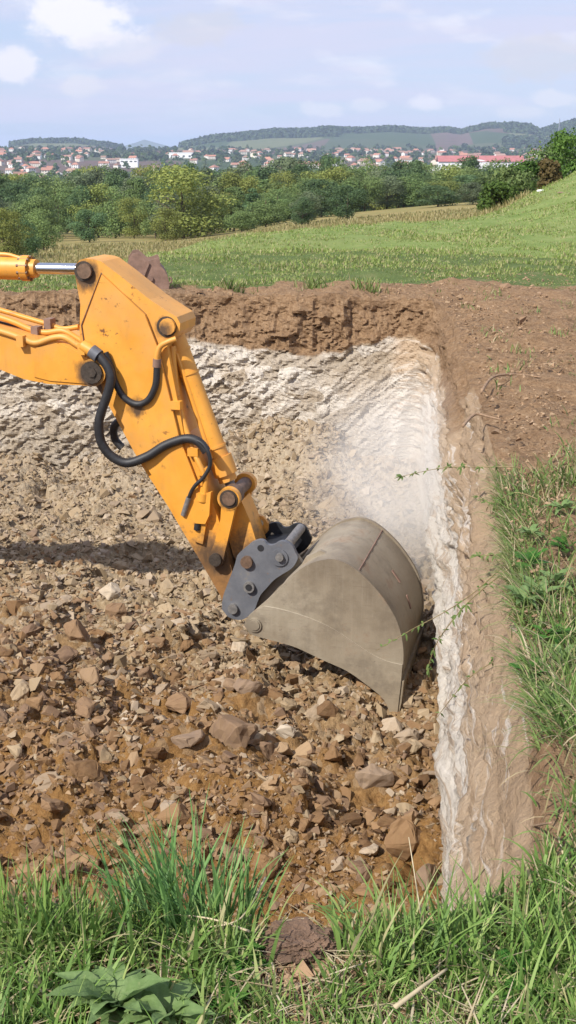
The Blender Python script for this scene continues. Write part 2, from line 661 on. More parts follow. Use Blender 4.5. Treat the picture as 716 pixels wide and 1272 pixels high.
def mat_leaf(name, lo, hi, trans=0.32, spread=0.25):
    t = NT(name)
    r = t.island()
    c = t.ramp(r, [(0.0, lo), (1.0, hi)])
    o = t.objrand()
    hs = t.node('ShaderNodeHueSaturation')
    t.set(hs.inputs['Color'], c)
    t.set(hs.inputs['Value'], t.rng(o, 0, 1, 1 - spread, 1 + spread))
    t.set(hs.inputs['Hue'], t.rng(t.math('FRACT', t.math('MULTIPLY', o, 7.31)), 0, 1, 0.492, 0.510))
    m = t.fin(hs.outputs[0], 0.7, 0, 0.2)
    t.translucent(hs.outputs[0], trans)
    return m


M = {}
M['yellow'] = mat_yellow()
M['bucket'] = mat_bucket()
M['rust'] = mat_rust()
M['coupler'] = mat_coupler()
M['black'] = mat_plain('black_rubber', (0.018, 0.018, 0.02), 0.55, 0, 0.4, 30)
M['greasy'] = mat_plain('greasy_steel', (0.055, 0.042, 0.032), 0.6, 0.3, 0.5, 40, 0.2)
M['chrome'] = mat_plain('chrome_rod', (0.62, 0.62, 0.64), 0.16, 1.0, 0.05, 10)
M['darksteel'] = mat_plain('black_plate', (0.02, 0.021, 0.024), 0.5, 0.2, 0.4, 20)
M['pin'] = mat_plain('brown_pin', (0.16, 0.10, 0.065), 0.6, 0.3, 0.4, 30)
M['boltgrey'] = mat_plain('grey_bolt', (0.21, 0.20, 0.19), 0.55, 0.4, 0.3, 40)
M['glass'] = mat_plain('cab_glass', (0.03, 0.04, 0.045), 0.08, 0.0, 0.1, 2)
M['track'] = mat_plain('track_steel', (0.09, 0.07, 0.055), 0.8, 0.2, 0.5, 15)
M['floor'] = mat_floor()
M['ground'] = mat_ground()
M['far'] = mat_far()
M['straw'] = mat_plain('dry_straw', (0.46, 0.38, 0.24), 0.8, 0, 0.25, 20)
M['root'] = mat_plain('root_bark', (0.27, 0.175, 0.105), 0.9, 0, 0.4, 40)
M['twig'] = mat_plain('twig_bark', (0.22, 0.17, 0.08), 0.8, 0, 0.3, 40)
M['trunk'] = mat_plain('tree_bark', (0.10, 0.075, 0.05), 0.95, 0, 0.35, 6)
M['soilclod'] = mat_plain('dark_soil', (0.135, 0.082, 0.052), 0.95, 0, 0.5, 25, 0.6)
GREENS = [(0.0, (0.095, 0.185, 0.036)), (0.35, (0.15, 0.26, 0.055)), (0.65, (0.215, 0.335, 0.08)), (0.86, (0.31, 0.39, 0.12)),
          (0.95, (0.40, 0.36, 0.18)), (1.0, (0.50, 0.42, 0.25))]
M['grass'] = mat_grass('meadow_grass_blades', GREENS)
M['tuft'] = mat_grass('bluish_grass_blades', [(0.0, (0.09, 0.20, 0.055)), (0.6, (0.15, 0.29, 0.08)), (1.0, (0.25, 0.38, 0.13))])
M['bankgrass'] = mat_grass('bank_grass_blades', [(0.0, (0.09, 0.165, 0.036)), (0.35, (0.155, 0.245, 0.06)), (0.62, (0.22, 0.31, 0.09)),
                                                 (0.74, (0.30, 0.26, 0.12)), (0.86, (0.44, 0.35, 0.20)), (1.0, (0.52, 0.44, 0.29))])
M['shortgrass'] = mat_grass('short_turf', [(0.0, (0.15, 0.235, 0.042)), (0.4, (0.245, 0.32, 0.072)), (0.68, (0.33, 0.375, 0.12)), (0.8, (0.42, 0.38, 0.19)),
                                           (1.0, (0.42, 0.36, 0.19))])
M['drygrass'] = mat_grass('dry_field_grass', [(0.0, (0.15, 0.17, 0.055)), (0.5, (0.28, 0.24, 0.095)), (1.0, (0.42, 0.35, 0.18))])
M['thatch'] = mat_grass('dead_thatch', [(0, (0.28, 0.20, 0.11)), (0.5, (0.42, 0.34, 0.20)), (1, (0.54, 0.46, 0.31))], 0.1)
def mat_broad():
    t = NT('broad_leaf')
    p = t.coord('Object')
    c = t.ramp(t.noise(p, 30, 5, .65), [(.3, (0.125, 0.205, 0.065)), (.7, (0.215, 0.31, 0.115))])
    c = t.mix(t.rng(t.noise(p, 75, 4, .6), .6, .75, 0, .5), c, (0.30, 0.33, 0.15))
    t.bump(t.noise(p, 55, 4, .6), .5, .006)
    m = t.fin(c, .6, 0, .25)
    t.translucent(c, .3)
    return m


M['broadleaf'] = mat_broad()
M['fernleaf'] = mat_leaf('feathery_leaf', (0.04, 0.13, 0.02), (0.08, 0.20, 0.03), 0.25, 0.1)
M['brambleleaf'] = mat_leaf('bramble_leaf', (0.10, 0.17, 0.045), (0.19, 0.25, 0.08), 0.35, 0.1)

# ------------------------------------------------------------------ pit outline and heights
LIP = np.array([(-15.0, 1.9), (-8, 2.1), (-3.0, 2.35), (-1.2, 2.42), (-0.2, 2.36), (0.36, 2.36), (0.62, 2.5), (0.72, 2.9), (0.82, 3.6),
                (0.98, 4.8), (1.17, 6.26), (1.40, 8.6), (1.60, 11.0), (1.78, 13.2), (1.84, 14.1), (1.72, 14.55), (1.3, 14.8),
                (0.2, 14.75), (-1.0, 15.0), (-3.0, 14.7), (-5.5, 14.8), (-9, 14.6), (-15, 14.9)])


def resample(P, step):
    d = np.r_[0, np.cumsum(np.hypot(*np.diff(P, axis=0).T))]
    n = int(d[-1] / step)
    s = np.linspace(0, d[-1], n)
    return np.stack([np.interp(s, d, P[:, 0]), np.interp(s, d, P[:, 1])], -1), s


LIPC, LIPS = resample(LIP, 0.028)
for _ in range(60):
    LIPC[1:-1] = (LIPC[:-2] + LIPC[1:-1] * 2 + LIPC[2:]) / 4
LIPPOLY = LIPC[::12]


def pit_dist(x, y):
    """Signed distance to the pit outline: negative inside."""
    A = LIPPOLY
    B = np.roll(LIPPOLY, -1, axis=0)
    x = np.asarray(x, float).ravel()
    y = np.asarray(y, float).ravel()
    best = np.full(x.shape, 1e9)
    inside = np.zeros(x.shape, bool)
    for (ax, ay), (bx, by) in zip(A, B):
        ex, ey = bx - ax, by - ay
        L = ex * ex + ey * ey + 1e-12
        t = np.clip(((x - ax) * ex + (y - ay) * ey) / L, 0, 1)
        d = np.hypot(x - ax - t * ex, y - ay - t * ey)
        best = np.minimum(best, d)
        c = ((ay > y) != (by > y)) & (x < ex * (y - ay) / (ey if abs(ey) > 1e-9 else 1e-9) + ax)
        inside ^= c
    return np.where(inside, -best, best)


CREST = np.array([(-40, 11.5), (-12, 14.2), (-5.5, 15.6), (-3.6, 16.2), (-2.6, 20.0), (-0.6, 25.5), (0.8, 27.2), (3.0, 29.5), (5.4, 31.0), (9, 38), (20, 60), (60, 80)])
RIDGE_AZ = np.array([-400, -200, 0, 25, 60, 110, 150, 160, 215, 240, 270, 300, 340, 380, 400, 440, 480, 520, 545, 560, 590, 620, 640, 650, 662, 690, 716, 780, 1000, 1300.])
RIDGE_EL = np.array([183, 182, 186, 184, 178.5, 178.5, 184, 186, 185.5, 181, 174, 171.5, 167, 166.5, 164, 165.5, 163.5, 166.5, 164.5, 167.5, 160.5, 160, 162, 168, 164, 156, 152, 149, 160, 175.])


def H(x, y):
    """Height of the land outside the pit."""
    x = np.asarray(x, float)
    y = np.asarray(y, float)
    D = np.hypot(x, y)
    cy = np.interp(x, CREST[:, 0], CREST[:, 1])
    beyond = np.maximum(y - cy, 0)
    # valley side past the crest; a bit gentler on the right
    k2 = np.interp(x / np.maximum(D, 1), [-0.3, -0.1, 0.05, 0.2], [0.058, 0.052, 0.036, 0.030])
    b1 = np.minimum(beyond, 20.0)
    b1 = b1 - 2.0 * (1 - np.exp(-b1 / 2.0))
    drop = 0.098 * b1 + k2 * np.maximum(beyond - 20.0, 0)
    z_near = -drop - 0.02 * np.clip(y - 15, 0, 12) * np.clip((-x - 1) / 6, 0, 1)
    # bank rising to the right
    bank = 0.37 * np.logaddexp(0, np.clip((x - 5.9) * 1.5, -50, 300)) / 1.5 * sstep(17, 31, y) * (1 - sstep(37, 54, y))
    z_near = z_near + np.minimum(bank, 3.4)
    # rough turf
    P = xyz(x.ravel(), y.ravel())
    rough = (0.05 * fbm(P * 0.7, 3, seed=5) + 0.025 * fbm(P * 2.3, 3, seed=9)).reshape(x.shape)
    z_near = z_near + rough * (1 - sstep(60, 110, D)) * sstep(0.5, 8, D + 1)
    far = np.interp(D, [100, 200, 420, 900, 1200, 1800, 2600, 3000], [-6, -11, -20, -27, -24, -10, 4, 6])
    az = x / np.maximum(D, 1) * 1500 + 358
    az = np.where(y > 0, az, 5000)
    el = (188 - np.interp(az, RIDGE_AZ, RIDGE_EL)) / 1500 / 1.05
    ridge = 1.7 + el * 3700
    far = np.where(D > 2600, 4 + (ridge - 4) * sstep(2600, 3700, D) * (1 - 0.8 * sstep(3800, 5200, D)), far)
    far = np.where(y > 0, far, np.interp(D, [0, 100, 3000], [-6, -8, -8]))
    w = sstep(130, 260, D)
    z_near = np.maximum(z_near, -16)
    zb = np.where(y < -3, -0.02 * np.abs(y + 3), 0)
    return (z_near + np.maximum(zb, -3)) * (1 - w) + far * w


def floor_z(x, y):
    x = np.asarray(x, float)
    y = np.asarray(y, float)
    P = xyz(x.ravel(), y.ravel())
    b = -2.0 + 1.70 * (1 - sstep(2.5, 5.6, y)) * np.interp(x, [-2, 0.2, 1.0], [1.0, 0.92, 0.75])
    # broken heap left of the bucket, and spoil against the back wall
    b = b + 0.50 * np.exp(-(((x + 1.9) / 1.5) ** 2 + ((y - 7.0) / 1.3) ** 2))
    b = b + 0.25 * np.exp(-(((x + 0.3) / 0.9) ** 2 + ((y - 6.0) / 0.7) ** 2))
    b = b + (0.10 + 0.45 * sstep(-0.6, 0.7, fbm(P * 0.7, 3, seed=33).reshape(x.shape))) * sstep(12.6, 14.6, y) * sstep(1.9, 0.2, x)
    b = b + 1.9 * sstep(-10.5, -15, x)
    n = (0.11 * fbm(P * 0.8, 3, seed=31) + 0.05 * fbm(P * 2.6, 3, seed=35)).reshape(x.shape)
    f = (0.055 * facets(P * 3.2, 51) + 0.032 * facets(P * 7.5, 61)).reshape(x.shape)
    amp = np.interp(y, [2.5, 4.5, 7, 11, 15], [0.6, 0.9, 1.2, 1.0, 1.0])
    f = f + 0.018 * fbm(P * 14, 3, seed=41).reshape(x.shape) + 0.028 * facets(P * 12, 43).reshape(x.shape)
    z = b + (n + f) * amp
    return np.minimum(z, np.interp(y, [2.2, 2.6, 3.4], [-0.32, -0.24, 0.1]))


# ------------------------------------------------------------------ pit floor
def build_floor():
    ys = [2.1]
    while ys[-1] < 15.7:
        ys.append(ys[-1] + 0.016 + 0.0022 * (ys[-1] - 2))
    ys = np.array(ys)
    xs = np.unique(np.r_[np.arange(-15, -4.5, 0.12), np.arange(-4.5, 2.6, 0.024)])
    X, Y = np.meshgrid(xs, ys)
    Z = floor_z(X, Y)
    # keep the sheet under the ground outside the outline
    d = pit_dist(X, Y).reshape(X.shape)
    Z = Z - 0.9 * sstep(0.05, 0.35, d)
    n, m = X.shape
    V = np.stack([X.ravel(), Y.ravel(), Z.ravel()], -1)
    idx = np.arange(n * m).reshape(n, m)
    F = np.stack([idx[:-1, :-1], idx[:-1, 1:], idx[1:, 1:], idx[1:, :-1]], -1).reshape(-1, 4)
    keep = (d.ravel()[F] < 0.5).any(1)
    F = F[keep]
    me = np_mesh('pit_floor', V, F, True, [M['floor']])
    return kind(link('pit_floor', me), 'structure')


build_floor()


def build_pit_ground():
    """Pit walls, lip and the ground round the pit, as one sheet that follows the outline."""
    C = LIPC
    T = np.gradient(C, axis=0)
    T /= np.linalg.norm(T, axis=1)[:, None]
    N = np.stack([T[:, 1], -T[:, 0]], -1)          # outward
    for _ in range(25):
        N[1:-1] = (N[:-2] + N[1:-1] + N[2:]) / 3
    N /= np.linalg.norm(N, axis=1)[:, None]
    side_right = sstep(-0.15, 0.25, N[:, 0] - 0.3) * (C[:, 1] > 2.45)
    side_back = sstep(0.3, 0.6, N[:, 1])
    side_near = sstep(0.3, 0.6, -N[:, 1])
    # wall profile rows: t 0 foot .. 1 lip
    tw = np.linspace(0, 1, 110)
    back_d = np.interp(tw, [0, .12, .3, .62, .66, .86, 1], [0.75, .52, .40, .26, .22, .09, 0])
    right_d = np.interp(tw, [0, .1, .5, .78, .92, 1], [0.30, .24, .20, .14, .06, 0])
    near_d = np.interp(tw, [0, .7, 1], [0.35, .12, 0])
    zt = -2.25 + 2.25 * tw
    out = [0.02]
    while out[-1] < 6.2:
        out.append(out[-1] + 0.03 + 0.022 * out[-1])
    out = np.array(out)
    K, J = len(C), len(tw) + len(out)
    d_in = (back_d[None] * side_back[:, None] + right_d[None] * (1 - side_back - side_near).clip(0, 1)[:, None] + near_d[None] * side_near[:, None])
    D = np.concatenate([-d_in, np.broadcast_to(out, (K, len(out)))], 1)
    X = C[:, 0:1] + N[:, 0:1] * D
    Y = C[:, 1:2] + N[:, 1:2] * D
    nw = len(tw)
    Hh = H(X, Y)
    lipz = Hh[:, nw:nw + 1]
    Z = np.where(np.arange(J)[None] < nw, 0, Hh)
    Z[:, :nw] = zt[None] + lipz * tw[None]
    side = np.broadcast_to(side_right[:, None], X.shape)
    bk = np.broadcast_to(side_back[:, None], X.shape)
    nr = np.broadcast_to(side_near[:, None], X.shape)
    P = np.stack([X.ravel(), Y.ravel(), Z.ravel()], -1)
    shp = X.shape
    # --- displacement of the wall rows
    wl = np.zeros(J)
    wl[:nw] = sstep(0.0, 0.06, tw) * (1 - 0.8 * sstep(0.93, 1.0, tw))
    wl[nw:] = 0.2 * np.exp(-out / 0.15)
    Pr = P.copy()
    ca, sa = math.cos(R(28)), math.sin(R(28))
    Pr[:, 0], Pr[:, 2] = P[:, 0] * ca + P[:, 2] * sa, (-P[:, 0] * sa + P[:, 2] * ca) * 2.1
    soil_line = (-0.60 + 0.22 * fbm(np.stack([P[:, 0] * 0.8, P[:, 1] * 0.8, 0 * P[:, 0]], -1), 4, seed=71)).reshape(shp)
    is_soil_wall = sstep(-0.13, 0.13, Z - soil_line)
    rockd = (0.065 * facets(Pr * 1.7, 81, 1.2) + 0.055 * facets(Pr * 4.3, 91, 1.3) + 0.040 * facets(Pr * 9, 95, 1.3) + 0.024 * facets(Pr * 19, 97, 1.3) + 0.09 * fbm(P * 0.9, 3, seed=77)).reshape(shp)
    soild = (0.085 * fbm(P * 2.2, 5, 0.6, seed=101) + 0.045 * facets(P * 6, 111) + 0.03 * facets(P * 15, 113) + 0.05 * fbm(P * np.array([1.2, 1.2, .35]) * 3, 3, seed=121, ridge=True)).reshape(shp)
    backd = (rockd * 0.62 + 0.05) * (1 - is_soil_wall) + soild * is_soil_wall
    warp = 0.10 * fbm(P * 0.9, 2, seed=133)
    Pz = P.copy()
    Pz[:, 2] += warp
    sided = (0.050 * fbm(Pz * np.array([0.8, 0.30, 6.0]), 3, seed=131) + 0.026 * fbm(Pz * np.array([2.0, 0.8, 17.0]), 4, seed=137, ridge=True)
             + 0.035 * fbm(P * 1.6, 3, seed=141) + 0.010 * fbm(P * np.array([16, 9, 22.0]), 3, seed=149) + 0.022 * facets(P * np.array([3, 2.2, 7.0]), 145)).reshape(shp)
    # tooth scrapes of the bucket sweep down and across the far corner
    q1, q2 = X * 0.80 + Z * 0.60, -X * 0.60 + Z * 0.80
    Q = np.stack([q2.ravel() * 7.5, q1.ravel() * 0.9, Y.ravel() * 0.6], -1)
    scr = fbm(Q, 4, 0.6, seed=151, ridge=True).reshape(shp)
    corner = sstep(-1.0, 1.3, X + 0.5 * vnoise(P * 0.8, 19).reshape(shp)) * sstep(11.0, 13.6, Y) * (1 - is_soil_wall)
    backd = backd * (1 - 0.62 * corner) + 0.024 * scr * corner
    disp = backd * bk + sided * (1 - bk)
    disp = disp * wl[None]
    X = X + N[:, 0:1] * (-disp)
    Y = Y + N[:, 1:2] * (-disp)
    # --- lumps on the lip and bare soil around the pit
    W_out = np.zeros(shp)
    W_out[:, nw:] = out[None]
    pd = W_out
    soil = np.zeros(shp)
    bw = np.interp(Y, [2.0, 3.0, 5.0, 6.3, 7.2, 9, 14], [0.05, 0.06, 0.06, 0.10, 1.5, 4.5, 6.0])          # width of the bare strip on the right
    bw = bw * (1 - bk) + bk * np.interp(X, [-6, -2.5, -1, 0.6, 2.2], [0.5, 0.7, 1.0, 1.3, 2.2])
    bw = bw * (1 - nr) + nr * 0.10
    ripple = 1 + 0.35 * fbm(xyz(X.ravel() * 1.3, Y.ravel() * 1.3), 3, seed=161).reshape(shp)
    soil = 1 - sstep(bw * ripple * 0.75, bw * ripple * 1.25 + 0.03, pd)
    soil = np.maximum(soil, 0.85 * nr * (pd < 1.2))
    soil = np.maximum(soil, 0.75 * (1 - nr) * (1 - bk) * (Y < 8) * (pd < 3))
    # dirt does not reach far up the slope on the right
    lump = (0.035 * fbm(P * 2.6, 5, 0.6, seed=171) + 0.022 * facets(P * 6, 181) + 0.014 * facets(P * 14, 183)).reshape(shp)
    lo = np.zeros(J)
    lo[:nw] = sstep(0.85, 1.0, tw)
    lo[nw:] = 1
    Z = Z + lump * soil * lo[None] * np.interp(Y, [2, 4, 8], [0.35, 0.6, 1.0])
    # soft rounded lip on the right where the cut edge has crumbled
    rl = np.exp(-pd / 0.35) * (1 - bk) * (1 - nr) * sstep(3, 6, Y) * lo[None]
    Z = Z - 0.10 * rl
    rock = np.zeros(shp)
    wallmask = np.zeros(J)
    wallmask[:nw] = 1
    rock = (1 - is_soil_wall) * wallmask[None] * (bk + (1 - bk) * (1 - nr)).clip(0, 1)
    fy = sstep(7.5, 11.5, Y)
    rock_side = ((1 - sstep(-0.12, 0.02, Z)) * (1 - fy) + (1 - is_soil_wall) * fy) * wallmask[None]
    rock = rock * bk + rock_side * (1 - bk) * (1 - nr)
    dry = np.zeros(shp)
    V = np.stack([X.ravel(), Y.ravel(), Z.ravel()], -1)
    idx = np.arange(K * J).reshape(K, J)
    F = np.stack([idx[:-1, :-1], idx[1:, :-1], idx[1:, 1:], idx[:-1, 1:]], -1).reshape(-1, 4)
    me = np_mesh('ground', V, F, True, [M['ground']], {'soil': soil.ravel(), 'rock': rock.ravel(), 'dry': dry.ravel(), 'side': (side * 1.0).ravel()})
    fl = (np.maximum(rock, is_soil_wall * wallmask[None]) * bk).ravel()[F].mean(1) > 0.3
    sm = np.ones(len(F), dtype=bool)
    sm[fl] = False
    me.polygons.foreach_set('use_smooth', sm)
    return kind(link('ground', me), 'structure')


build_pit_ground()


def dryness(x, y):
    cy = np.interp(x, CREST[:, 0], CREST[:, 1])
    b = y - cy
    D = np.hypot(x, y)
    return sstep(2.5, 7, b) * (1 - sstep(240, 400, D)) * np.where(x > 7 + 0.16 * np.maximum(y - 35, 0), 0.1, 1.0)


def build_far():
    a1 = np.arange(-32, 32.01, 0.22)
    a2 = np.arange(35, 325.1, 5.0)
    ang = np.radians(np.r_[a1, a2])
    rs = [2.5]
    while rs[-1] < 14000:
        rs.append(rs[-1] * (1.022 if rs[-1] < 120 else 1.03))
    rs = np.array(rs)
    A, Rr = np.meshgrid(ang, rs)
    X, Y = Rr * np.sin(A), Rr * np.cos(A)
    Z = H(X, Y)
    pd = np.full(X.shape, 99.0)
    m = Rr < 40
    pd[m] = pit_dist(X[m], Y[m])
    Z = Z - 0.02 * (pd < 7)
    n, k = X.shape
    idx = np.arange(n * k).reshape(n, k)
    nxt = np.roll(idx, -1, axis=1)
    F = np.stack([idx[:-1], nxt[:-1], nxt[1:], idx[1:]], -1).reshape(-1, 4)
    keep = (pd.ravel()[F] > 5.3).all(1)
    F = F[keep]
    V = np.stack([X.ravel(), Y.ravel(), Z.ravel()], -1)
    farland = sstep(300, 700, np.hypot(X, Y))
    me = np_mesh('field', V, F, True, [M['far']], {'dry': dryness(X, Y).ravel(), 'farland': farland.ravel(), 'soil': np.zeros(X.size)})
    kind(link('field', me), 'structure')
    # the distant blue peak
    c = at_dist(180, 186, 9000)
    g = np.linspace(-1, 1, 41)
    U, W = np.meshgrid(g, g)
    rad = np.hypot(U, W)
    hgt = 70 * np.clip(1 - rad / 0.95, 0, 1) ** 1.15 + 6 * fbm(xyz(U.ravel() * 4, W.ravel() * 4), 3, seed=3).reshape(U.shape) * np.clip(1 - rad, 0, 1)
    V = np.stack([c[0] + U.ravel() * 330, 9000 + W.ravel() * 330, (hgt - 2 + 10).ravel()], -1)
    i2 = np.arange(41 * 41).reshape(41, 41)
    F = np.stack([i2[:-1, :-1], i2[:-1, 1:], i2[1:, 1:], i2[1:, :-1]], -1).reshape(-1, 4)
    me = np_mesh('mountain', V, F, True, [mat_plain('mountain_wood', (0.05, 0.075, 0.04), 0.95, 0, 0.3, 0.02)])
    kind(link('mountain', me), 'structure')
    # long low plateau at the far left horizon
    g1 = np.linspace(-1, 1, 60)
    U, W = np.meshgrid(g1, np.linspace(-1, 1, 9))
    hgt = (38 + 9 * fbm(xyz(U.ravel() * 5, W.ravel()), 3, seed=8).reshape(U.shape)) * np.clip(1 - np.abs(W), 0, 1) ** 0.5
    V = np.stack([-3500 + U.ravel() * 2600, 11000 + W.ravel() * 600, hgt.ravel()], -1)
    i2 = np.arange(9 * 60).reshape(9, 60)
    F = np.stack([i2[:-1, :-1], i2[:-1, 1:], i2[1:, 1:], i2[1:, :-1]], -1).reshape(-1, 4)
    me = np_mesh('hills', V, F, True, [bpy.data.materials['mountain_wood']])
    kind(link('hills', me), 'structure')


build_far()


# ------------------------------------------------------------------ blades
def blade_mesh(name, base, length, width, lean_dir, lean, mat, seg=4, attrs=None, curl=1.6):
    """Vectorised grass: base (N,3); each blade is a tapering, bending ribbon."""
    n = len(base)
    t = np.linspace(0, 1, seg + 1)
    d = np.stack([np.cos(lean_dir), np.sin(lean_dir), np.zeros(n)], -1)
    side_a = lean_dir + np.pi / 2 + RNG.normal(0, 0.6, n)
    sd = np.stack([np.cos(side_a), np.sin(side_a), np.zeros(n)], -1)
    ang = lean[:, None] * (0.35 + t[None] ** 1.0 * curl)             # angle from the vertical along the blade
    ang = np.minimum(ang, 2.3)
    dl = length[:, None] / seg
    hx = np.cumsum(np.sin(ang) * dl, 1) - np.sin(ang[:, :1]) * dl
    hz = np.cumsum(np.cos(ang) * dl, 1) - np.cos(ang[:, :1]) * dl
    cen = base[:, None, :] + d[:, None, :] * hx[..., None] + np.array([0, 0, 1.0])[None, None] * hz[..., None]
    wprof = np.maximum(1 - t ** 2.2, 0.06) * np.minimum(0.6 + t * 2, 1)
    w = width[:, None] * wprof[None] * 0.5
    A = cen - sd[:, None, :] * w[..., None]
    B = cen + sd[:, None, :] * w[..., None]
    V = np.stack([A, B], 2).reshape(n, (seg + 1) * 2, 3)
    base_i = (np.arange(n) * (seg + 1) * 2)[:, None]
    F = []
    for k in range(seg):
        F.append(np.stack([base_i[:, 0] + 2 * k, base_i[:, 0] + 2 * k + 1, base_i[:, 0] + 2 * k + 3, base_i[:, 0] + 2 * k + 2], -1))
    F = np.stack(F, 1).reshape(-1, 4)
    return np_mesh(name, V.reshape(-1, 3), F, True, [mat])


def clump_scatter(fn_ok, box, n_clumps, per, spread, rng):
    x0, x1, y0, y1 = box
    cx, cy = rng.uniform(x0, x1, n_clumps), rng.uniform(y0, y1, n_clumps)
    px = np.repeat(cx, per) + rng.normal(0, spread, n_clumps * per)
    py = np.repeat(cy, per) + rng.normal(0, spread, n_clumps * per)
    cd = np.repeat(rng.uniform(0, 2 * np.pi, n_clumps), per)
    cs = np.repeat(rng.uniform(0.55, 1.25, n_clumps), per)
    ok = fn_ok(px, py)
    return px[ok], py[ok], cd[ok], cs[ok]


# ------------------------------------------------------------------ grass
def lip_x(y):
    m = (LIPC[:, 0] > 0.6)
    yy, xx = LIPC[m, 1], LIPC[m, 0]
    o = np.argsort(yy)
    return np.interp(y, yy[o], xx[o])


def near_grass():
    rng = np.random.default_rng(3)

    def ok(x, y):
        d = pit_dist(x, y)
        bare = np.exp(-(((x - 0.03) / 0.085) ** 2 + ((y - 2.24) / 0.17) ** 2))
        bare2 = np.exp(-(((x + 0.29) / 0.12) ** 2 + ((y - 2.12) / 0.07) ** 2))
        return (d > 0.015) & (rng.uniform(0, 1, len(x)) > bare * 1.6) & (rng.uniform(0, 1, len(x)) > bare2 * 0.8) & (y < 2.62) & (np.hypot((x + 0.31) * 0.8, (y - 2.00) * 0.8) > 0.13 * rng.uniform(0.4, 1.1, len(x)))
    px, py, cd, cs = clump_scatter(ok, (-1.15, 1.25, 1.45, 2.6), 1350, 16, 0.026, rng)
    n = len(px)
    lean_dir = cd + rng.normal(0, 0.8, n)
    L = rng.uniform(0.07, 0.24, n) * cs * np.where(px > 0.2, 0.95, 1.05)
    L = L * np.interp(py, [1.5, 2.1, 2.35], [0.55, 0.62, 0.8]) * np.interp(px, [-0.2, 0.0, 0.2], [1.05, 0.75, 0.82])
    base = np.stack([px, py, H(px, py) - 0.01], -1)
    me = blade_mesh('grass', base, L, rng.uniform(0.004, 0.0125, n), lean_dir, np.abs(rng.normal(0.45, 0.32, n)) + 0.05, M['grass'], 6, curl=1.9)
    kind(link('grass', me), 'stuff')
    # low dense undergrowth of fine blades
    def ok2(x, y):
        return ok(x, y)
    px, py, cd, cs = clump_scatter(ok2, (-1.15, 1.3, 1.45, 2.6), 1500, 14, 0.03, rng)
    n = len(px)
    base = np.stack([px, py, H(px, py) - 0.008], -1)
    me = blade_mesh('grass', base, rng.uniform(0.03, 0.10, n) * cs, rng.uniform(0.003, 0.006, n), rng.uniform(0, 6.28, n), rng.uniform(0.2, 1.0, n), M['grass'], 3)
    kind(link('grass', me), 'stuff')
    # dead thatch lying between the blades
    n = 1700
    x, y = rng.uniform(-1.1, 1.2, n), rng.uniform(1.6, 2.5, n)
    k_ = pit_dist(x, y) > 0.0
    x, y = x[k_], y[k_]
    n = len(x)
    base = np.stack([x, y, H(x, y) + rng.uniform(0.0, 0.035, n)], -1)
    me = blade_mesh('dead_grass', base, rng.uniform(0.06, 0.20, n), rng.uniform(0.002, 0.006, n), rng.uniform(0, 6.28, n), rng.uniform(3.9, 4.35, n), M['thatch'], 4, curl=.03)
    kind(link('dead_grass', me), 'stuff')


def tuft(name, label, cx, cy, n, L, lean, dirn, spread, mat, width=(0.005, 0.010), z=None, dspread=0.5):
    rng = np.random.default_rng(int(abs(cx * 1000) + cy * 77))
    px, py = cx + rng.normal(0, spread, n), cy + rng.normal(0, spread * 0.7, n)
    base = np.stack([px - cx, py - cy, H(px, py) - 0.012 - (H(cx, cy) if z is None else z)], -1)
    me = blade_mesh(name, base, rng.uniform(L[0], L[1], n), rng.uniform(*width, n), dirn + rng.normal(0, dspread, n),
                    np.abs(rng.normal(lean, 0.16, n)), mat, 6, curl=1.2)
    o = link(name, me, None, (cx, cy, float(H(cx, cy)) if z is None else z))
    return tag(o, label, 'grass tuft')


def bank_grass():
    rng = np.random.default_rng(4)

    def edge(y):
        return np.interp(y, [2.4, 3.0, 3.6, 4.4, 5.2, 6.3, 6.7, 7.1, 7.5], [0.03, 0.04, 0.02, 0.0, -0.02, -0.02, 0.12, 0.5, 1.3])

    def ok(x, y):
        u = x - lip_x(y)
        pt = fbm(xyz(x * 1.6, y * 1.6), 3, seed=311)
        return (u > edge(y) + rng.normal(0, 0.04, len(x)) + 0.12 * np.maximum(pt, 0)) & (u < 2.6) & (pt + rng.normal(0, .25, len(x)) < 0.5)
    px, py, cd, cs = clump_scatter(ok, (0.6, 4.0, 2.35, 7.5), 3900, 13, 0.05, rng)
    n = len(px)
    # much of it hangs over towards the pit
    u = px - lip_x(py)
    toward = np.pi + rng.normal(0, 1.5, n)
    lean_dir = np.where(rng.uniform(0, 1, n) < np.clip(0.75 - u * 0.6, 0.1, 0.75), toward, cd + rng.normal(0, 0.7, n))
    L = rng.uniform(0.06, 0.19, n) * cs
    base = np.stack([px, py, H(px, py) - 0.015 - 0.10 * np.exp(-u / 0.35) * sstep(3, 6, py)], -1)
    me = blade_mesh('grass', base, L, rng.uniform(0.0045, 0.010, n), lean_dir, np.abs(rng.normal(0.55, 0.32, n)) + 0.05, M['bankgrass'], 6, curl=1.8)
    kind(link('grass', me), 'stuff')
    # long blades and dead thatch hanging over the cut edge
    n = 2600
    py = rng.uniform(2.9, 6.7, n)
    u = np.abs(rng.normal(0, 0.10, n)) - 0.02
    dens = fbm(np.stack([py * 1.7, u * 0, u * 0], -1), 3, seed=303)
    k_ = dens + rng.normal(0, .25, n) > -0.25
    py, u = py[k_], u[k_]
    n = len(py)
    px = lip_x(py) + u
    base = np.stack([px, py, H(px, py) - 0.03 - 0.10 * np.exp(-np.maximum(u, 0) / 0.35) * sstep(3, 6, py)], -1)
    me = blade_mesh('grass', base, rng.uniform(0.09, 0.27, n), rng.uniform(0.004, 0.009, n), np.pi + rng.normal(-0.1, 1.1, n), rng.uniform(0.5, 1.2, n), M['bankgrass'], 6, curl=1.5)
    kind(link('grass', me), 'stuff')


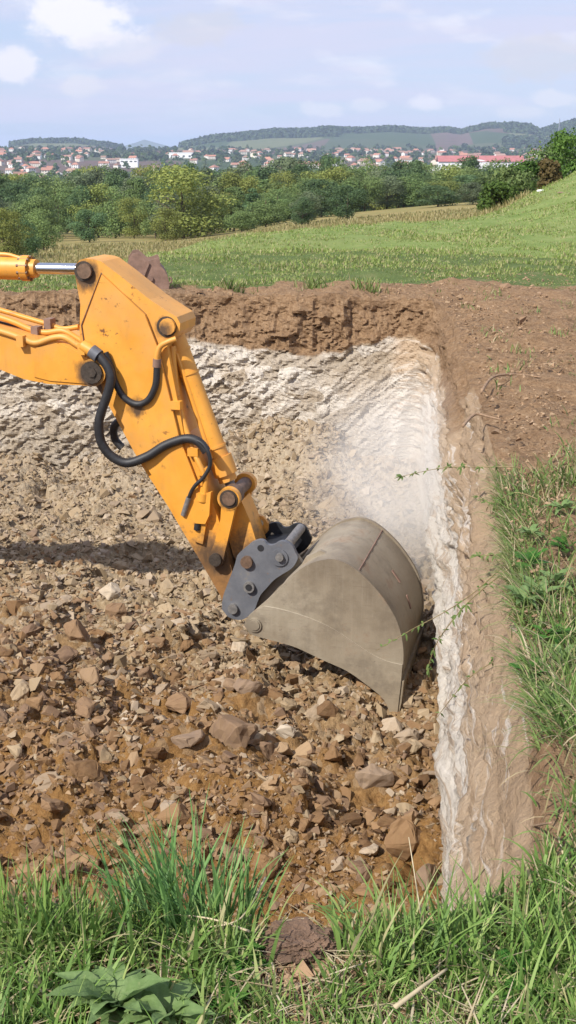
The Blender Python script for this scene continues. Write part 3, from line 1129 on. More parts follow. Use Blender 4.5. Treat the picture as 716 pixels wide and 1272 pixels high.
def meadow_grass():
    rng = np.random.default_rng(5)
    n = 230000
    # more blades per square metre close by
    D = 14.9 + (46 - 14.9) * rng.uniform(0, 1, n) ** 1.6
    az = rng.uniform(-0.30, 0.29, n)
    x, y = D * np.sin(az), D * np.cos(az)
    d = pit_dist(x, y)
    P = xyz(x * 0.8, y * 0.8)
    patch = fbm(P, 4, seed=201)
    bw = np.interp(x, [-6, -2.5, -1, 0.6, 2.2, 3.5], [0.4, 0.6, 0.9, 1.2, 2.0, 3.2])
    keep = (d > bw * (1 + 0.5 * patch)) & (patch + rng.normal(0, 0.3, n) > -0.75) & (dryness(x, y) < 0.5)
    x, y, D, patch = x[keep], y[keep], D[keep], patch[keep]
    n = len(x)
    L = rng.uniform(0.03, 0.085, n) * np.interp(patch, [-1, 0, 1], [0.6, 1.0, 1.5])
    base = np.stack([x, y, H(x, y) - 0.025], -1)
    me = blade_mesh('grass', base, L, 0.008 + 0.0006 * D, rng.uniform(0, 6.28, n), rng.uniform(0.15, 0.8, n), M['shortgrass'], 2)
    kind(link('grass', me), 'stuff')
    # bits of grass left on the bare strip right of the pit and along the lip
    px, py, cd, cs = clump_scatter(lambda x, y: pit_dist(x, y) > 0.12, (-5, 6, 7.2, 17.5), 260, 16, 0.09, rng)
    n = len(px)
    base = np.stack([px, py, H(px, py) - 0.02], -1)
    me = blade_mesh('grass', base, rng.uniform(0.04, 0.12, n), rng.uniform(0.008, 0.014, n), rng.uniform(0, 6.28, n), rng.uniform(0.2, 0.9, n), M['bankgrass'], 3)
    kind(link('grass', me), 'stuff')
    # tall dry field past the crest
    n = 52000
    D = 17 + 85 * rng.uniform(0, 1, n) ** 1.3
    az = rng.uniform(-0.30, 0.2, n)
    x, y = D * np.sin(az), D * np.cos(az)
    keep = (dryness(x, y) > 0.5)
    x, y, D = x[keep], y[keep], D[keep]
    n = len(x)
    base = np.stack([x, y, H(x, y) - 0.03], -1)
    me = blade_mesh('dry_grass', base, rng.uniform(0.10, 0.30, n), 0.012 + 0.0008 * D, rng.uniform(0, 6.28, n), rng.uniform(0.1, 0.5, n), M['drygrass'], 2)
    kind(link('dry_grass', me), 'stuff')


near_grass()
bank_grass()
meadow_grass()
tuft('grass_tuft', 'tall blue-green grass tuft leaning over the lower left soil edge', -0.27, 2.36, 170, (0.14, 0.32), 0.50, R(155), 0.055, M['tuft'], dspread=0.9)
tuft('grass_tuft', 'thin upright grass tuft beside the tall blue-green one', -0.13, 2.38, 46, (0.12, 0.26), 0.36, R(60), 0.035, M['tuft'], dspread=0.9)
tuft('grass_tuft', 'long blades of a grass tuft standing at the far left of the near edge', -0.55, 2.33, 90, (0.12, 0.24), 0.25, R(60), 0.07, M['grass'], dspread=1.6)
tuft('grass_tuft', 'long arching grass tuft in front of the cut wall foot', 0.28, 2.25, 70, (0.12, 0.26), 0.6, R(60), 0.08, M['grass'], dspread=1.3)
tuft('grass_tuft', 'grass tuft with wide green blades at the lower right corner', 0.56, 2.22, 80, (0.12, 0.25), 0.6, R(130), 0.09, M['grass'], dspread=1.3)
for k, (tx, ty, lb) in enumerate([(0.36, 15.75, 'small grass tussock on the brown soil lip above the back wall'),
                                  (0.98, 15.2, 'tiny grass tussock beside the corner of the soil lip'),
                                  (-0.75, 15.35, 'small dry grass tussock hanging on the back soil lip')]):
    tuft('grass_tussock', lb, tx, ty, 90, (0.10, 0.28), 0.5, R(270), 0.09, M['bankgrass'], (0.012, 0.02), dspread=1.8)


# ------------------------------------------------------------------ near plants
def leaf_bm(bm, root, dirn, up, L, W, droop=0.25, seg=7, fold=0.2, skew=0.0, wave=0.0):
    """One leaf: pointed oval blade, folded along its midrib, edges waving a little."""
    d = Vector(dirn).normalized()
    s = d.cross(Vector(up)).normalized()
    n = s.cross(d).normalized()
    cols = (-1, -.5, 0, .5, 1) if wave else (-1, 0, 1)
    rows = []
    for i in range(seg + 1):
        t = i / seg
        w = W * 0.5 * (math.sin(math.pi * min(1, t ** 0.75)) ** 0.8) * (1 - 0.25 * t) + (0.002 if i in (0, seg) else 0)
        p = Vector(root) + d * (L * t) - Vector((0, 0, 1)) * (droop * L * t * t) + s * (skew * L * t * t)
        rows.append([bm.verts.new(p + s * (w * c) + n * (fold * w * abs(c) ** .7 * 1.4 + wave * w * abs(c) * math.sin(t * 15 + c * 4 + L * 90))) for c in cols])
    for a, b in zip(rows[:-1], rows[1:]):
        for k in range(len(cols) - 1):
            bm.faces.new((a[k], a[k + 1], b[k + 1], b[k]))


def broadleaf_plant(cx, cy, label, n, L, seed):
    rnd = random.Random(seed)
    z0 = float(H(cx, cy)) + (.03 if cy < 2.1 else 0)
    root = empty('broadleaf_plant', (cx, cy, z0), label, 'plant')
    for i in range(n):
        a = 2 * math.pi * (i + rnd.uniform(-.3, .3)) / n * 1.0 + (0.5 if i % 2 else 0)
        el = rnd.uniform(0.25, 1.0)
        bm = bmesh.new()
        d = (math.cos(a) * math.cos(el), math.sin(a) * math.cos(el), math.sin(el))
        LL = L * rnd.uniform(0.7, 1.15)
        leaf_bm(bm, (0.01 * math.cos(a), 0.01 * math.sin(a), 0.0), d, (0, 0, 1), LL, LL * rnd.uniform(0.30, 0.40), rnd.uniform(.2, .6), 12, 0.30, rnd.uniform(-.2, .2), .16)
        bm_to('leaf', bm, M['broadleaf'], root, (0, 0, 0), True, auto=False)
    return root


broadleaf_plant(-0.35, 2.06, 'broad-leaved weed with long pale green leaves at the bottom left', 22, 0.155, 1)
broadleaf_plant(-0.245, 2.03, 'smaller broad-leaved weed right beside the big leafy weed', 13, 0.125, 2)
broadleaf_plant(-0.47, 2.36, 'small broad-leaved weed at the left soil edge among tall blades', 8, 0.11, 3)


def feathery_plant(cx, cy, label, n, L, seed):
    rnd = random.Random(seed)
    z0 = float(H(cx, cy))
    root = empty('feathery_plant', (cx, cy, z0), label, 'plant')
    for i in range(n):
        a = rnd.uniform(0, 6.28)
        el = rnd.uniform(0.25, 1.0)
        d = Vector((math.cos(a) * math.cos(el), math.sin(a) * math.cos(el), math.sin(el)))
        s = d.cross(Vector((0, 0, 1))).normalized()
        LL = L * rnd.uniform(.6, 1.1)
        bm = bmesh.new()
        ox, oy = rnd.uniform(-.03, .03), rnd.uniform(-.03, .03)
        for k in range(12):
            t = (k + 1) / 12
            p = Vector((ox, oy, 0)) + d * (LL * t) - Vector((0, 0, 1)) * (0.3 * LL * t * t)
            w = LL * 0.26 * math.sin(math.pi * min(1, t * 0.9 + 0.1)) + 0.002
            for sg in (-1, 1):
                leaf_bm(bm, p, s * sg + d * 0.6, (0, 0, 1), w, 0.004 + w * .16, 0.1, 2, 0.1)
        bm_to('leaf', bm, M['fernleaf'], root, (0, 0, 0), True, auto=False)
    return root


feathery_plant(-0.07, 2.28, 'feathery fern-like weed beside the dark soil clod', 12, 0.10, 5)
feathery_plant(-0.11, 2.16, 'second feathery weed, lower, on the left of the bare soil patch', 9, 0.09, 6)
feathery_plant(0.52, 2.18, 'feathery fern-like weed in the lower right grass', 14, 0.11, 7)
broadleaf_plant(0.13, 2.43, 'tiny bright green weed in front of the square brown block', 7, 0.05, 8)


def stalk(pts, r, label, name='dry_stalk', cat='stalk', mat='straw', group=None):
    bm = bmesh.new()
    P = smooth_path(pts, 5)
    o = P[0].copy()
    add_tube(bm, P, r, 6, lambda i, n: r * (1 - 0.6 * i / n))
    ob = bm_to(name, bm, M[mat], None, o, True, auto=False)
    ob.location = o
    return tag(ob, label, cat, group)


def gz(px, py, dz=0.0):
    """Point on the flat ground near the camera seen at a photograph pixel."""
    p = at_z(px, py, dz)
    return (float(p[0]), float(p[1]), float(p[2]))


stalk([gz(490, 1252, .05), gz(522, 1228, .07), gz(555, 1204, .06)], 0.006, 'thick pale straw lying in the lower right grass')
stalk([gz(310, 1152 + 5, .06), gz(265, 1142, .07), gz(222, 1136, .06)], 0.003, 'thin pale straw lying behind the leafy weed')
stalk([gz(330, 1090, .05), gz(300, 1140, .08), gz(258, 1152, .06)], 0.003, 'bent pale straw near the dark soil clod')
stalk([gz(560, 1140, .0), gz(578, 1108, .05), gz(602, 1080, .02)], 0.004, 'brown dead stem leaning on the cut wall edge', mat='twig')
stalk([gz(527, 1165, .0), gz(522, 1130, .10), gz(508, 1040, .20)], 0.0022, 'upright dry stem in front of the square brown block')
stalk([gz(712, 1085, .03), gz(700, 1060, .05), gz(694, 1040, .03)], 0.005, 'short white straw hanging at the right grass edge')

# ------------------------------------------------------------------ rocks
def rock_bm(seed, sx=1, sy=.75, sz=.5, n=11):
    rnd = random.Random(seed)
    bm = bmesh.new()
    for i in range(n):
        v = Vector((rnd.gauss(0, 1), rnd.gauss(0, 1), rnd.gauss(0, 1))).normalized() * rnd.uniform(.8, 1.05)
        bm.verts.new((v.x * .5 * sx, v.y * .5 * sy, v.z * .5 * sz))
    r = bmesh.ops.convex_hull(bm, input=bm.verts)
    dead = [v for v in bm.verts if not v.link_faces]
    bmesh.ops.delete(bm, geom=dead, context='VERTS')
    return bm


def rock_mesh(name, seed, mat, dims=(1, .75, .5), n=11, sub=True):
    bm = rock_bm(seed, *dims, n=n)
    if sub:
        ed = [e for e in bm.edges if len(e.link_faces) == 2]
        bmesh.ops.bevel(bm, geom=ed, offset=0.02, segments=1, affect='EDGES', clamp_overlap=True)
        bmesh.ops.triangulate(bm, faces=bm.faces)
        bmesh.ops.subdivide_edges(bm, edges=[e for e in bm.edges if e.calc_length() > 0.16], cuts=2, use_grid_fill=True)
        P = np.array([v.co[:] for v in bm.verts])
        d = 0.035 * facets(P * 4.5, seed + 5) + 0.018 * fbm(P * 7, 3, seed=seed)
        for v, k in zip(bm.verts, d):
            v.co += v.normal * k if v.normal.length > 0 else Vector((0, 0, 0))
    bmesh.ops.recalc_face_normals(bm, faces=bm.faces)
    me = bpy.data.meshes.new(name)
    bm.to_mesh(me)
    bm.free()
    me.materials.append(mat)
    return me


BROWN = [(0.11, 0.060, 0.030), (0.19, 0.108, 0.052), (0.26, 0.160, 0.085), (0.15, 0.095, 0.065), (0.33, 0.225, 0.13)]
TAN = [(0.20, 0.145, 0.085), (0.28, 0.21, 0.13), (0.35, 0.27, 0.175), (0.24, 0.18, 0.125), (0.42, 0.34, 0.25)]
M['stone_brown'] = mat_stone('brown_stone', BROWN)
M['stone_tan'] = mat_stone('tan_stone', TAN)
M['rock_brown'] = mat_stone('brown_rock', BROWN, True)
M['rock_tan'] = mat_stone('tan_rock', TAN, True)
M['rock_grey'] = mat_stone('greyish_rock', [(0.19, 0.13, 0.09), (0.24, 0.175, 0.125)], True)
M['rock_pale'] = mat_stone('pale_rock', [(0.44, 0.37, 0.28), (0.50, 0.43, 0.34)], True)


def floor_point(px, py):
    z = -1.8
    for _ in range(25):
        p = at_z(px, py, z)
        z2 = float(floor_z(np.array([p[0]]), np.array([p[1]]))[0])
        z = z * 0.5 + z2 * 0.5
    p = at_z(px, py, z)
    return p, float(np.hypot(p[1], p[2] - CAMZ))


SPECIAL = [  # px, py (base centre), width px, height px, material, label, depth ratio
    (232, 930, 50, 20, 'rock_grey', 'flat dark slab of rock lying left of the low boulder under the bucket', .6),
    (285, 935, 66, 44, 'rock_brown', 'long low brown boulder on the rubble below the bucket', .7),
    (95, 800, 36, 30, 'rock_brown', 'lone angular rock in the shaded hollow left of the arm', .8),
    (138, 744, 30, 20, 'rock_pale', 'pale rock on the rubble below the elbow of the yellow arm', .8),
    (143, 772, 30, 24, 'rock_brown', 'brown rock just below the pale rock on the rubble', .8),
    (500, 1068, 54, 50, 'rock_brown', 'big square brown block at the foot of the cut wall', .7),
    (532, 1106, 36, 34, 'rock_grey', 'dark block wedged between square brown block and cut wall', .8),
    (66, 1008, 34, 26, 'rock_brown', 'brown rock resting in the fine soil above the left grass', .8),
    (462, 982, 52, 30, 'rock_grey', 'tilted dark slab leaning in the rubble below the bucket tip', .6),
    (411, 634, 34, 17, 'rock_tan', 'brown rock standing alone on the far pale floor right of the arm', .8),
    (310, 862, 42, 16, 'rock_grey', 'thin flat rock lying below the bucket pin', .7),
    (258, 892, 27, 22, 'rock_tan', 'wedge shaped tan rock above the long low boulder', .8),
    (150, 905, 22, 22, 'rock_pale', 'bright cube shaped rock at the lower end of the rubble slope', .9),
    (225, 888, 36, 26, 'rock_brown', 'brown rock with a sharp crest left of the wedge shaped one', .8),
    (18, 768, 40, 24, 'rock_brown', 'low rough rock in the rubble at the left frame edge below the arm shadow', .8),
    (46, 667, 28, 8, 'rock_grey', 'thin flat grey stone at the border of the arm shadow', .8),
    (412, 948, 27, 20, 'rock_brown', 'reddish brown rock midway between bucket tip and long boulder', .8),
    (505, 925, 36, 20, 'rock_tan', 'flat tan rock under the bucket tip beside the cut wall', .7),
    (452, 1098, 22, 20, 'rock_brown', 'rounded brown rock in fine soil left of the square block', .8),
    (355, 918, 26, 18, 'rock_pale', 'pale elongated rock in the rubble below the bucket side', .6),
    (408, 895, 30, 24, 'rock_brown', 'brown rock on the floor in the shade below the bucket lip', .8),
    (330, 945, 30, 22, 'rock_brown', 'split brown rock touching the right end of the long boulder', .7),
    (20, 870, 34, 26, 'rock_tan', 'tan rock on the left rubble slope at the frame edge', .8),
    (42, 885, 28, 24, 'rock_brown', 'brown rock beside the tan one on the left rubble slope', .8),
]
occupied = []
for k, (px, py, wp, hp, mt, lb, dr) in enumerate(SPECIAL):
    p, dist = floor_point(px, py)
    w, h = wp / 1500 * dist * 1.12, hp / 1500 * dist * 1.15
    me = rock_mesh('rock', 300 + k * 3, M[mt], (1, dr, h / w * 1.15), 13)
    o = link('rock', me, None, (p[0], p[1] + w * dr * 0.3, p[2] + h * 0.30))
    o.scale = (w, w, w)
    o.rotation_euler = (random.uniform(-.25, .25), random.uniform(-.2, .2), random.uniform(-.4, .4))
    tag(o, lb, 'rock')
    occupied.append((p[0], p[1], w))


def rubble():
    rng = np.random.default_rng(21)
    n = 150000
    y = 2.6 + 12.2 * rng.uniform(0, 1, n) ** 1.15
    half = 0.27 * y + 0.35
    x = rng.uniform(-1, 1, n) * half
    s = np.exp(rng.normal(-3.55, 0.68, n))                       # size in metres
    P = xyz(x * 0.9, y * 0.9)
    cl = fbm(P, 3, seed=211)
    coarse = np.exp(-((y - 7.2) / 1.9) ** 2) * (0.75 + 0.4 * np.exp(-((x + 1.2) / 1.6) ** 2))
    prob = 0.26 * (y > 3.6) + 0.16 + 0.42 * coarse + 0.62 * (y > 9) + 0.25 * cl
    s = s * np.interp(y, [3, 5, 6.5, 8.5, 10.5, 14], [0.62, 0.80, 1.18, 1.28, 1.2, 1.2])
    keep = (rng.uniform(0, 1, n) < prob) & (pit_dist(x, y) < -0.12) & (s < 0.26) & (s > 0.010 + 0.0011 * y)
    for (ox, oy, w) in occupied:
        keep &= np.hypot(x - ox, y - oy) > 0.6 * w
    x, y, s = x[keep], y[keep], s[keep]
    z = floor_z(x, y)
    pal = np.clip((y + 0.45 * x - 6.0 + rng.normal(0, 1.5, len(y))) / 3.5, 0, 1) > rng.uniform(0, 1, len(y))
    Q = np.stack([x, y, z], -1)
    px, py, dep = project(Q)
    ang = s / dep
    inview = (px > -20) & (px < 600) & (py < 1140) & (py > 540)
    order = np.argsort(np.where(inview, -ang, 0))
    singles = order[:270]
    rest = order[270:]
    protos = {}
    for kx in range(14):
        protos[kx] = (rock_mesh('stone', 500 + kx, M['rock_brown'], (1, .8, [.6, .45, .7][kx % 3]), 12),
                      rock_mesh('stone', 500 + kx, M['rock_tan'], (1, .8, [.6, .45, .7][kx % 3]), 12))
    base = None
    zones = {(False, 0): ('brown broken stone scattered in the fine soil near the grass', 'brown stones in the near soil'),
             (False, 1): ('brown angular stone in the coarse rubble of the pit', 'brown stones in the coarse rubble'),
             (True, 0): ('tan broken stone among the brown soil near the grass', 'tan stones in the near soil'),
             (True, 1): ('tan angular stone in the coarse rubble of the pit', 'tan stones in the coarse rubble')}
    for i in singles:
        k = int(rng.integers(0, 14))
        me = protos[k][1 if pal[i] else 0]
        if base is None:
            base = link('stone', me)
            o = base
        else:
            o = base.copy()
            o.data = me
            COL.objects.link(o)
        o.location = (x[i], y[i], z[i] + s[i] * 0.02)
        o.scale = (s[i],) * 3
        o.rotation_euler = (rng.normal(0, .35), rng.normal(0, .35), rng.uniform(0, 6.28))
        lb, gp = zones[(bool(pal[i]), int(y[i] > 5.6))]
        tag(o, lb, 'stone', gp)
    # all the rest is one mass of rubble per stone colour
    lib = []
    for kx in range(24):
        bm = rock_bm(700 + kx, 1, .8, random.choice([.4, .55, .75]), 9)
        bmesh.ops.triangulate(bm, faces=bm.faces)
        bm.verts.index_update()
        lib.append((np.array([v.co[:] for v in bm.verts]), np.array([[v.index for v in f.verts] for f in bm.faces])))
        bm.free()
    for flag, mt in ((False, 'stone_brown'), (True, 'stone_tan')):
        VV, FF, off = [], [], 0
        for i in rest:
            if pal[i] != flag:
                continue
            v, f = lib[int(rng.integers(0, 24))]
            a, b, c = rng.uniform(0, 6.28), rng.normal(0, .5), rng.normal(0, .5)
            Rm = np.array(Matrix.Rotation(a, 3, 'Z') @ Matrix.Rotation(b, 3, 'X') @ Matrix.Rotation(c, 3, 'Y'))
            VV.append(v @ Rm.T * s[i] + np.array([x[i], y[i], z[i] - s[i] * rng.uniform(-.08, .14)]))
            FF.append(f + off)
            off += len(v)
        me = np_mesh('rubble', np.concatenate(VV), np.concatenate(FF).astype(np.int32), False, [M[mt]])
        kind(link('rubble', me), 'stuff')


rubble()


def crumbs():
    rng = np.random.default_rng(51)
    n = 26000
    y = 2.3 + 16 * rng.uniform(0, 1, n) ** 1.1
    x = rng.uniform(-0.3 * y, 0.33 * y + 0.6)
    d = pit_dist(x, y)
    bw = np.where(x > lip_x(np.minimum(y, 13.8)) - .02, np.interp(y, [2.0, 3.0, 5.0, 6.2, 7.2, 9, 14], [0.10, 0.12, 0.2, 0.4, 1.6, 3.5, 4.0]), 1.5)
    keep = (d > 0.0) & (d < bw)
    x, y = x[keep], y[keep]
    x = np.r_[x, rng.normal(0.03, 0.08, 900)]
    y = np.r_[y, rng.normal(2.22, 0.09, 900)]
    ins = pit_dist(x, y) > 0
    x, y = x[ins], y[ins]
    s_ = np.exp(rng.normal(-3.9, 0.55, len(x))) * np.interp(y, [2.5, 3, 15], [0.6, 0.7, 1.3])
    lib = []
    for kx in range(10):
        bm = rock_bm(1700 + kx, 1, .8, .6, 8)
        bmesh.ops.triangulate(bm, faces=bm.faces)
        bm.verts.index_update()
        lib.append((np.array([v.co[:] for v in bm.verts]), np.array([[v.index for v in f.verts] for f in bm.faces])))
        bm.free()
    z = H(x, y)
    VV, FF, off = [], [], 0
    for i in range(len(x)):
        v, f = lib[i % 10]
        a = rng.uniform(0, 6.28)
        ca, sa = math.cos(a), math.sin(a)
        v = np.stack([v[:, 0] * ca - v[:, 1] * sa, v[:, 0] * sa + v[:, 1] * ca, v[:, 2]], -1) * s_[i] + np.array([x[i], y[i], z[i] + .0])
        VV.append(v)
        FF.append(f + off)
        off += len(v)
    kind(link('soil_crumbs', np_mesh('soil_crumbs', np.concatenate(VV), np.concatenate(FF).astype(np.int32), False, [M['crumb']])), 'stuff')


M['crumb'] = mat_stone('soil_crumb', [(0.20, 0.12, 0.065), (0.30, 0.19, 0.115), (0.38, 0.27, 0.175), (0.24, 0.15, 0.09)])
crumbs()

# crumbled soil clod at the near edge
def soil_clod():
    c = gz(372, 1180)
    bm = bmesh.new()
    bmesh.ops.create_icosphere(bm, subdivisions=6, radius=1.0)
    P = np.array([v.co[:] for v in bm.verts])
    r = 1 + 0.22 * fbm(P * 1.8, 4, seed=5) + 0.10 * facets(P * 3.6, 15, .6) + 0.07 * facets(P * 8, 25, .7) + 0.04 * facets(P * 17, 35)
    Q = P * r[:, None] * np.array([0.080, 0.06, 0.034])
    for v, q in zip(bm.verts, Q):
        v.co = q
    o = bm_to('soil_clod', bm, M['soilclod'], None, (0, 0, 0))
    o.location = (c[0], c[1], float(H(c[0], c[1])) + 0.015)
    tag(o, 'dark crumbly soil clod on the bare patch between the grass', 'soil clod')


soil_clod()


# ------------------------------------------------------------------ roots and bramble shoots on the cut edge
def wall_pt(px, py, inset=0.0):
    """Point on the cut right wall (taken as the outline line leaning back) seen at a pixel."""
    d = ray(px, py)
    best, bk = 1e9, None
    for k in np.linspace(2.0, 14, 600):
        p = np.array([0, 0, CAMZ]) + d * k
        lx = float(lip_x(p[1])) - inset - 0.12 * np.clip(-p[2] / 1.0, 0, 1.6)
        if p[0] >= lx or p[2] < -2.0:
            bk = p
            break
    return tuple(bk if bk is not None else p)


def root(pix, r, label):
    pts = [wall_pt(a, b, 0.03) for a, b in pix]
    stalk(pts, r, label, 'root', 'root', 'root')


root([(592, 1066), (605, 1046), (632, 1036), (655, 1028), (685, 1022)], 0.006, 'long thin root on the soil of the near cut wall')
root([(571, 874), (600, 868), (618, 856), (650, 850)], 0.005, 'dead root crossing the upper cut wall in the middle')
root([(590, 760), (606, 747), (622, 735), (640, 733)], 0.005, 'short dark root under the overhanging grass tip')


def far_root(pts, r, label):
    P = []
    for a, b in pts:
        p = at_z(a, b, 0)
        P.append((p[0], p[1], float(H(p[0], p[1])) + 0.0))
    stalk(P, r, label, 'root', 'root', 'root')


far_root([(598, 488), (612, 475), (640, 470), (672, 474)], 0.013, 'thick root lying on the bare brown soil beside the corner')
far_root([(575, 535), (590, 522), (608, 526), (622, 530)], 0.011, 'curved root on the bare soil nearer the grass bank')


def bramble(pts, r, nleaf, label, ls=0.035, seed=1):
    rnd = random.Random(seed)
    P = smooth_path(pts, 8)
    o = P[0].copy()
    rt = empty('bramble_shoot', o, label, 'bramble shoot')
    bm = bmesh.new()
    add_tube(bm, P, r, 6, lambda i, n: r * (1 - 0.65 * i / n))
    bm_to('stem', bm, M['twig'], rt, o, True, auto=False)
    bm = bmesh.new()
    for k in range(int(nleaf * 1.3)):
        t = rnd.uniform(0.2, 1.0)
        i = min(int(t * (len(P) - 1)), len(P) - 2)
        p = P[i]
        d = (P[i + 1] - P[i]).normalized()
        for q in range(rnd.choice([2, 3, 3])):
            v = (d * rnd.uniform(-.1, .9) + Vector((rnd.gauss(0, 1), rnd.gauss(0, 1), rnd.gauss(0, .7)))).normalized()
            leaf_bm(bm, p + v * 0.004, v, Vector((rnd.gauss(0, .4), -.6, 1)), ls * .62 * rnd.uniform(.5, 1.2), ls * .26, .3, 4, .2)
    bm_to('leaves', bm, M['brambleleaf'], rt, o, True, auto=False)


def shoot_pts(pix):
    """pixel + distance list to world points: shoots reach out of the bank over the pit."""
    return [tuple(at_dist(a, b, D)) for a, b, D in pix]


bramble(shoot_pts([(640, 580, 6.4), (590, 580, 6.5), (545, 582, 6.6), (490, 594, 6.7)]), 0.0035, 13, 'leafy shoot reaching straight out over the far corner dust', .055, 1)
bramble(shoot_pts([(640, 690, 5.2), (590, 735, 5.3), (553, 760, 5.4), (510, 783, 5.5), (468, 808, 5.6)]), 0.0035, 10, 'bramble shoot crossing in front of the bucket side', .045, 2)
bramble(shoot_pts([(640, 700, 5.0), (585, 745, 5.05), (545, 795, 5.1), (530, 836, 5.15)]), 0.004, 14, 'bramble shoot arching down between bucket and cut wall', .045, 3)
bramble(shoot_pts([(650, 770, 4.6), (620, 815, 4.6), (580, 845, 4.65), (540, 895, 4.7)]), 0.0035, 10, 'lowest bramble shoot hanging down the white wall', .04, 4)
bramble(shoot_pts([(660, 700, 5.3), (640, 693, 5.3), (615, 690, 5.35), (590, 690, 5.4)]), 0.005, 16, 'thorny dark shoot poking out of the bank grass', .05, 5)
bramble(shoot_pts([(668, 620, 6.0), (640, 612, 6.05), (610, 625, 6.1), (592, 615, 6.2)]), 0.004, 12, 'short leafy shoot below the straight one at the bank', .05, 6)


# low leafy herbs in the bank grass
def bank_herb(px, py, label, seed, L=.09):
    p = at_z(px, py, 0.05)
    broadleaf_plant(float(p[0]), float(p[1]), label, 12, L, seed)


bank_herb(672, 720, 'leafy dock weed above the hollow in the bank grass', 21, .13)
bank_herb(650, 730, 'small dock weed hanging over the edge of the bank', 22, .11)
bank_herb(690, 700, 'leafy dock weed deepest in the bank grass', 23, .12)
bank_herb(660, 640, 'small leafy weed near the upper end of the bank grass', 24, .09)
bank_herb(700, 610, 'small leafy weed at the right frame edge high on the bank', 25, .10)
bank_herb(684, 860, 'small leafy weed in the lower bank grass', 26, .08)
bank_herb(704, 790, 'leafy weed between long blades in the middle of the bank', 27, .10)
for hx, hy, hl, hs in ((655, 680, 'feathery weed on the bank just above the dock weeds', 31), (690, 770, 'feathery weed on the bank under the dock weeds', 32), (665, 820, 'feathery weed at the edge of the lower bank', 33), (705, 660, 'feathery weed at the right frame edge on the bank', 34)):
    q = at_z(hx, hy, 0.04)
    feathery_plant(float(q[0]), float(q[1]), hl, 12, .12, hs)


# ------------------------------------------------------------------ excavator
BODY_FOOT = AP(-506, 560, 0.5)
EXO = Vector((BODY_FOOT[0] - 1.2 * UU[0], BODY_FOOT[1] - 1.2 * UU[1], -2.0))
exc = empty('excavator', EXO, 'yellow excavator reaching its arm into the pit with a wide digging bucket', 'excavator')


def EP(name, bm, mat, parent=exc, bevel=0.0, smooth=False):
    return bm_to(name, bm, M[mat], parent, EXO, smooth, bevel)


# --- bucket
W = 1.0
BT = 0.028
arc = cat_px([(345, 733), (367, 712), (384, 701), (399, 696), (417, 695), (439, 705), (466, 730), (488, 761), (497, 783), (501, 805), (501, 826), (499, 851)], 4)
lower = cat_px([(493, 893), (486, 890), (477, 869), (452, 848), (430, 833), (399, 819), (367, 804), (336, 795), (313, 789)], 4)
outline = [(303, 776), (309, 765), (329, 748)] + arc + lower[:-1] + [(310, 787)]
# shell
po = [AP(x, y, BT) for x, y in arc] + [AP(497, 872, BT)]
cen = AP(410, 780, BT)
outer, inner = [], []
for i, p in enumerate(po):
    t = po[min(i + 1, len(po) - 1)] - po[max(i - 1, 0)]
    t /= np.linalg.norm(t)
    nrm = np.cross(t, NN)
    if nrm @ (cen - p) < 0:
        nrm = -nrm
    outer.append(p + nrm * 0.005)
    inner.append(p + nrm * 0.03)
bm = bmesh.new()
loop = [Vector(p) for p in outer] + [Vector(p) for p in inner[::-1]]
# solid strip made from quads so the inside of the bucket stays hollow
sh = Vector(NN * (W - 2 * BT))
oa = [bm.verts.new(p) for p in outer]
ob_ = [bm.verts.new(Vector(p) + sh) for p in outer]
ia = [bm.verts.new(p) for p in inner]
ib = [bm.verts.new(Vector(p) + sh) for p in inner]
for i in range(len(outer) - 1):
    bm.faces.new((oa[i], oa[i + 1], ob_[i + 1], ob_[i]))
    bm.faces.new((ia[i + 1], ia[i], ib[i], ib[i + 1]))
    bm.faces.new((oa[i], ia[i], ia[i + 1], oa[i + 1]))
    bm.faces.new((ob_[i + 1], ib[i + 1], ib[i], ob_[i]))
bm.faces.new((oa[0], ob_[0], ib[0], ia[0]))
bm.faces.new((oa[-1], ia[-1], ib[-1], ob_[-1]))
bucket = EP('bucket', bm, 'bucket', smooth=True)
for w0 in (0.0, W - BT):
    bm = bmesh.new()
    aprism(bm, [(x, y) for x, y in outline], w0, w0 + BT) if w0 == 0 else None
    if w0 > 0:
        a = [AP(x, y, 0) + NN * w0 for x, y in outline]
        add_prism(bm, [Vector(p) for p in a], [Vector(p + NN * BT) for p in a])
    EP('side_plate', bm, 'bucket', bucket, 0.006)
seam = cat_px([(329, 753), (350, 757), (380, 766), (410, 779), (440, 798), (461, 812), (480, 821), (500, 826)], 4)
bm = bmesh.new()
aprism(bm, [(303.5, 776), (309, 766.5), (318, 757)] + seam + [(498, 851)] + lower[:-1] + [(310, 787)], -0.010, 0.001)
EP('side_cutter', bm, 'bucket', bucket, 0.004)
bm = bmesh.new()
add_tube(bm, [AP(x, y, -0.006) for x, y in seam], 0.005, 6)
EP('weld_seam', bm, 'bucket', bucket, smooth=True)


def on_shell(i, w, out=0.0):
    p = outer[i]
    t = outer[min(i + 1, len(outer) - 1)] - outer[max(i - 1, 0)]
    t = t / np.linalg.norm(t)
    nrm = np.cross(t, NN)
    if nrm @ (cen - p) > 0:
        nrm = -nrm
    return p + NN * (w - BT) + nrm * out, t, nrm


i_seam = min(range(len(arc)), key=lambda i: abs(arc[i][0] - 443) + abs(arc[i][1] - 707))
bm = bmesh.new()
add_tube(bm, [on_shell(i_seam, w, 0.001 + 0.002 * math.sin(w * 40))[0] for w in np.linspace(0.03, W - .03, 30)], 0.006, 6)
EP('weld_seam', bm, 'rust', bucket, smooth=True)
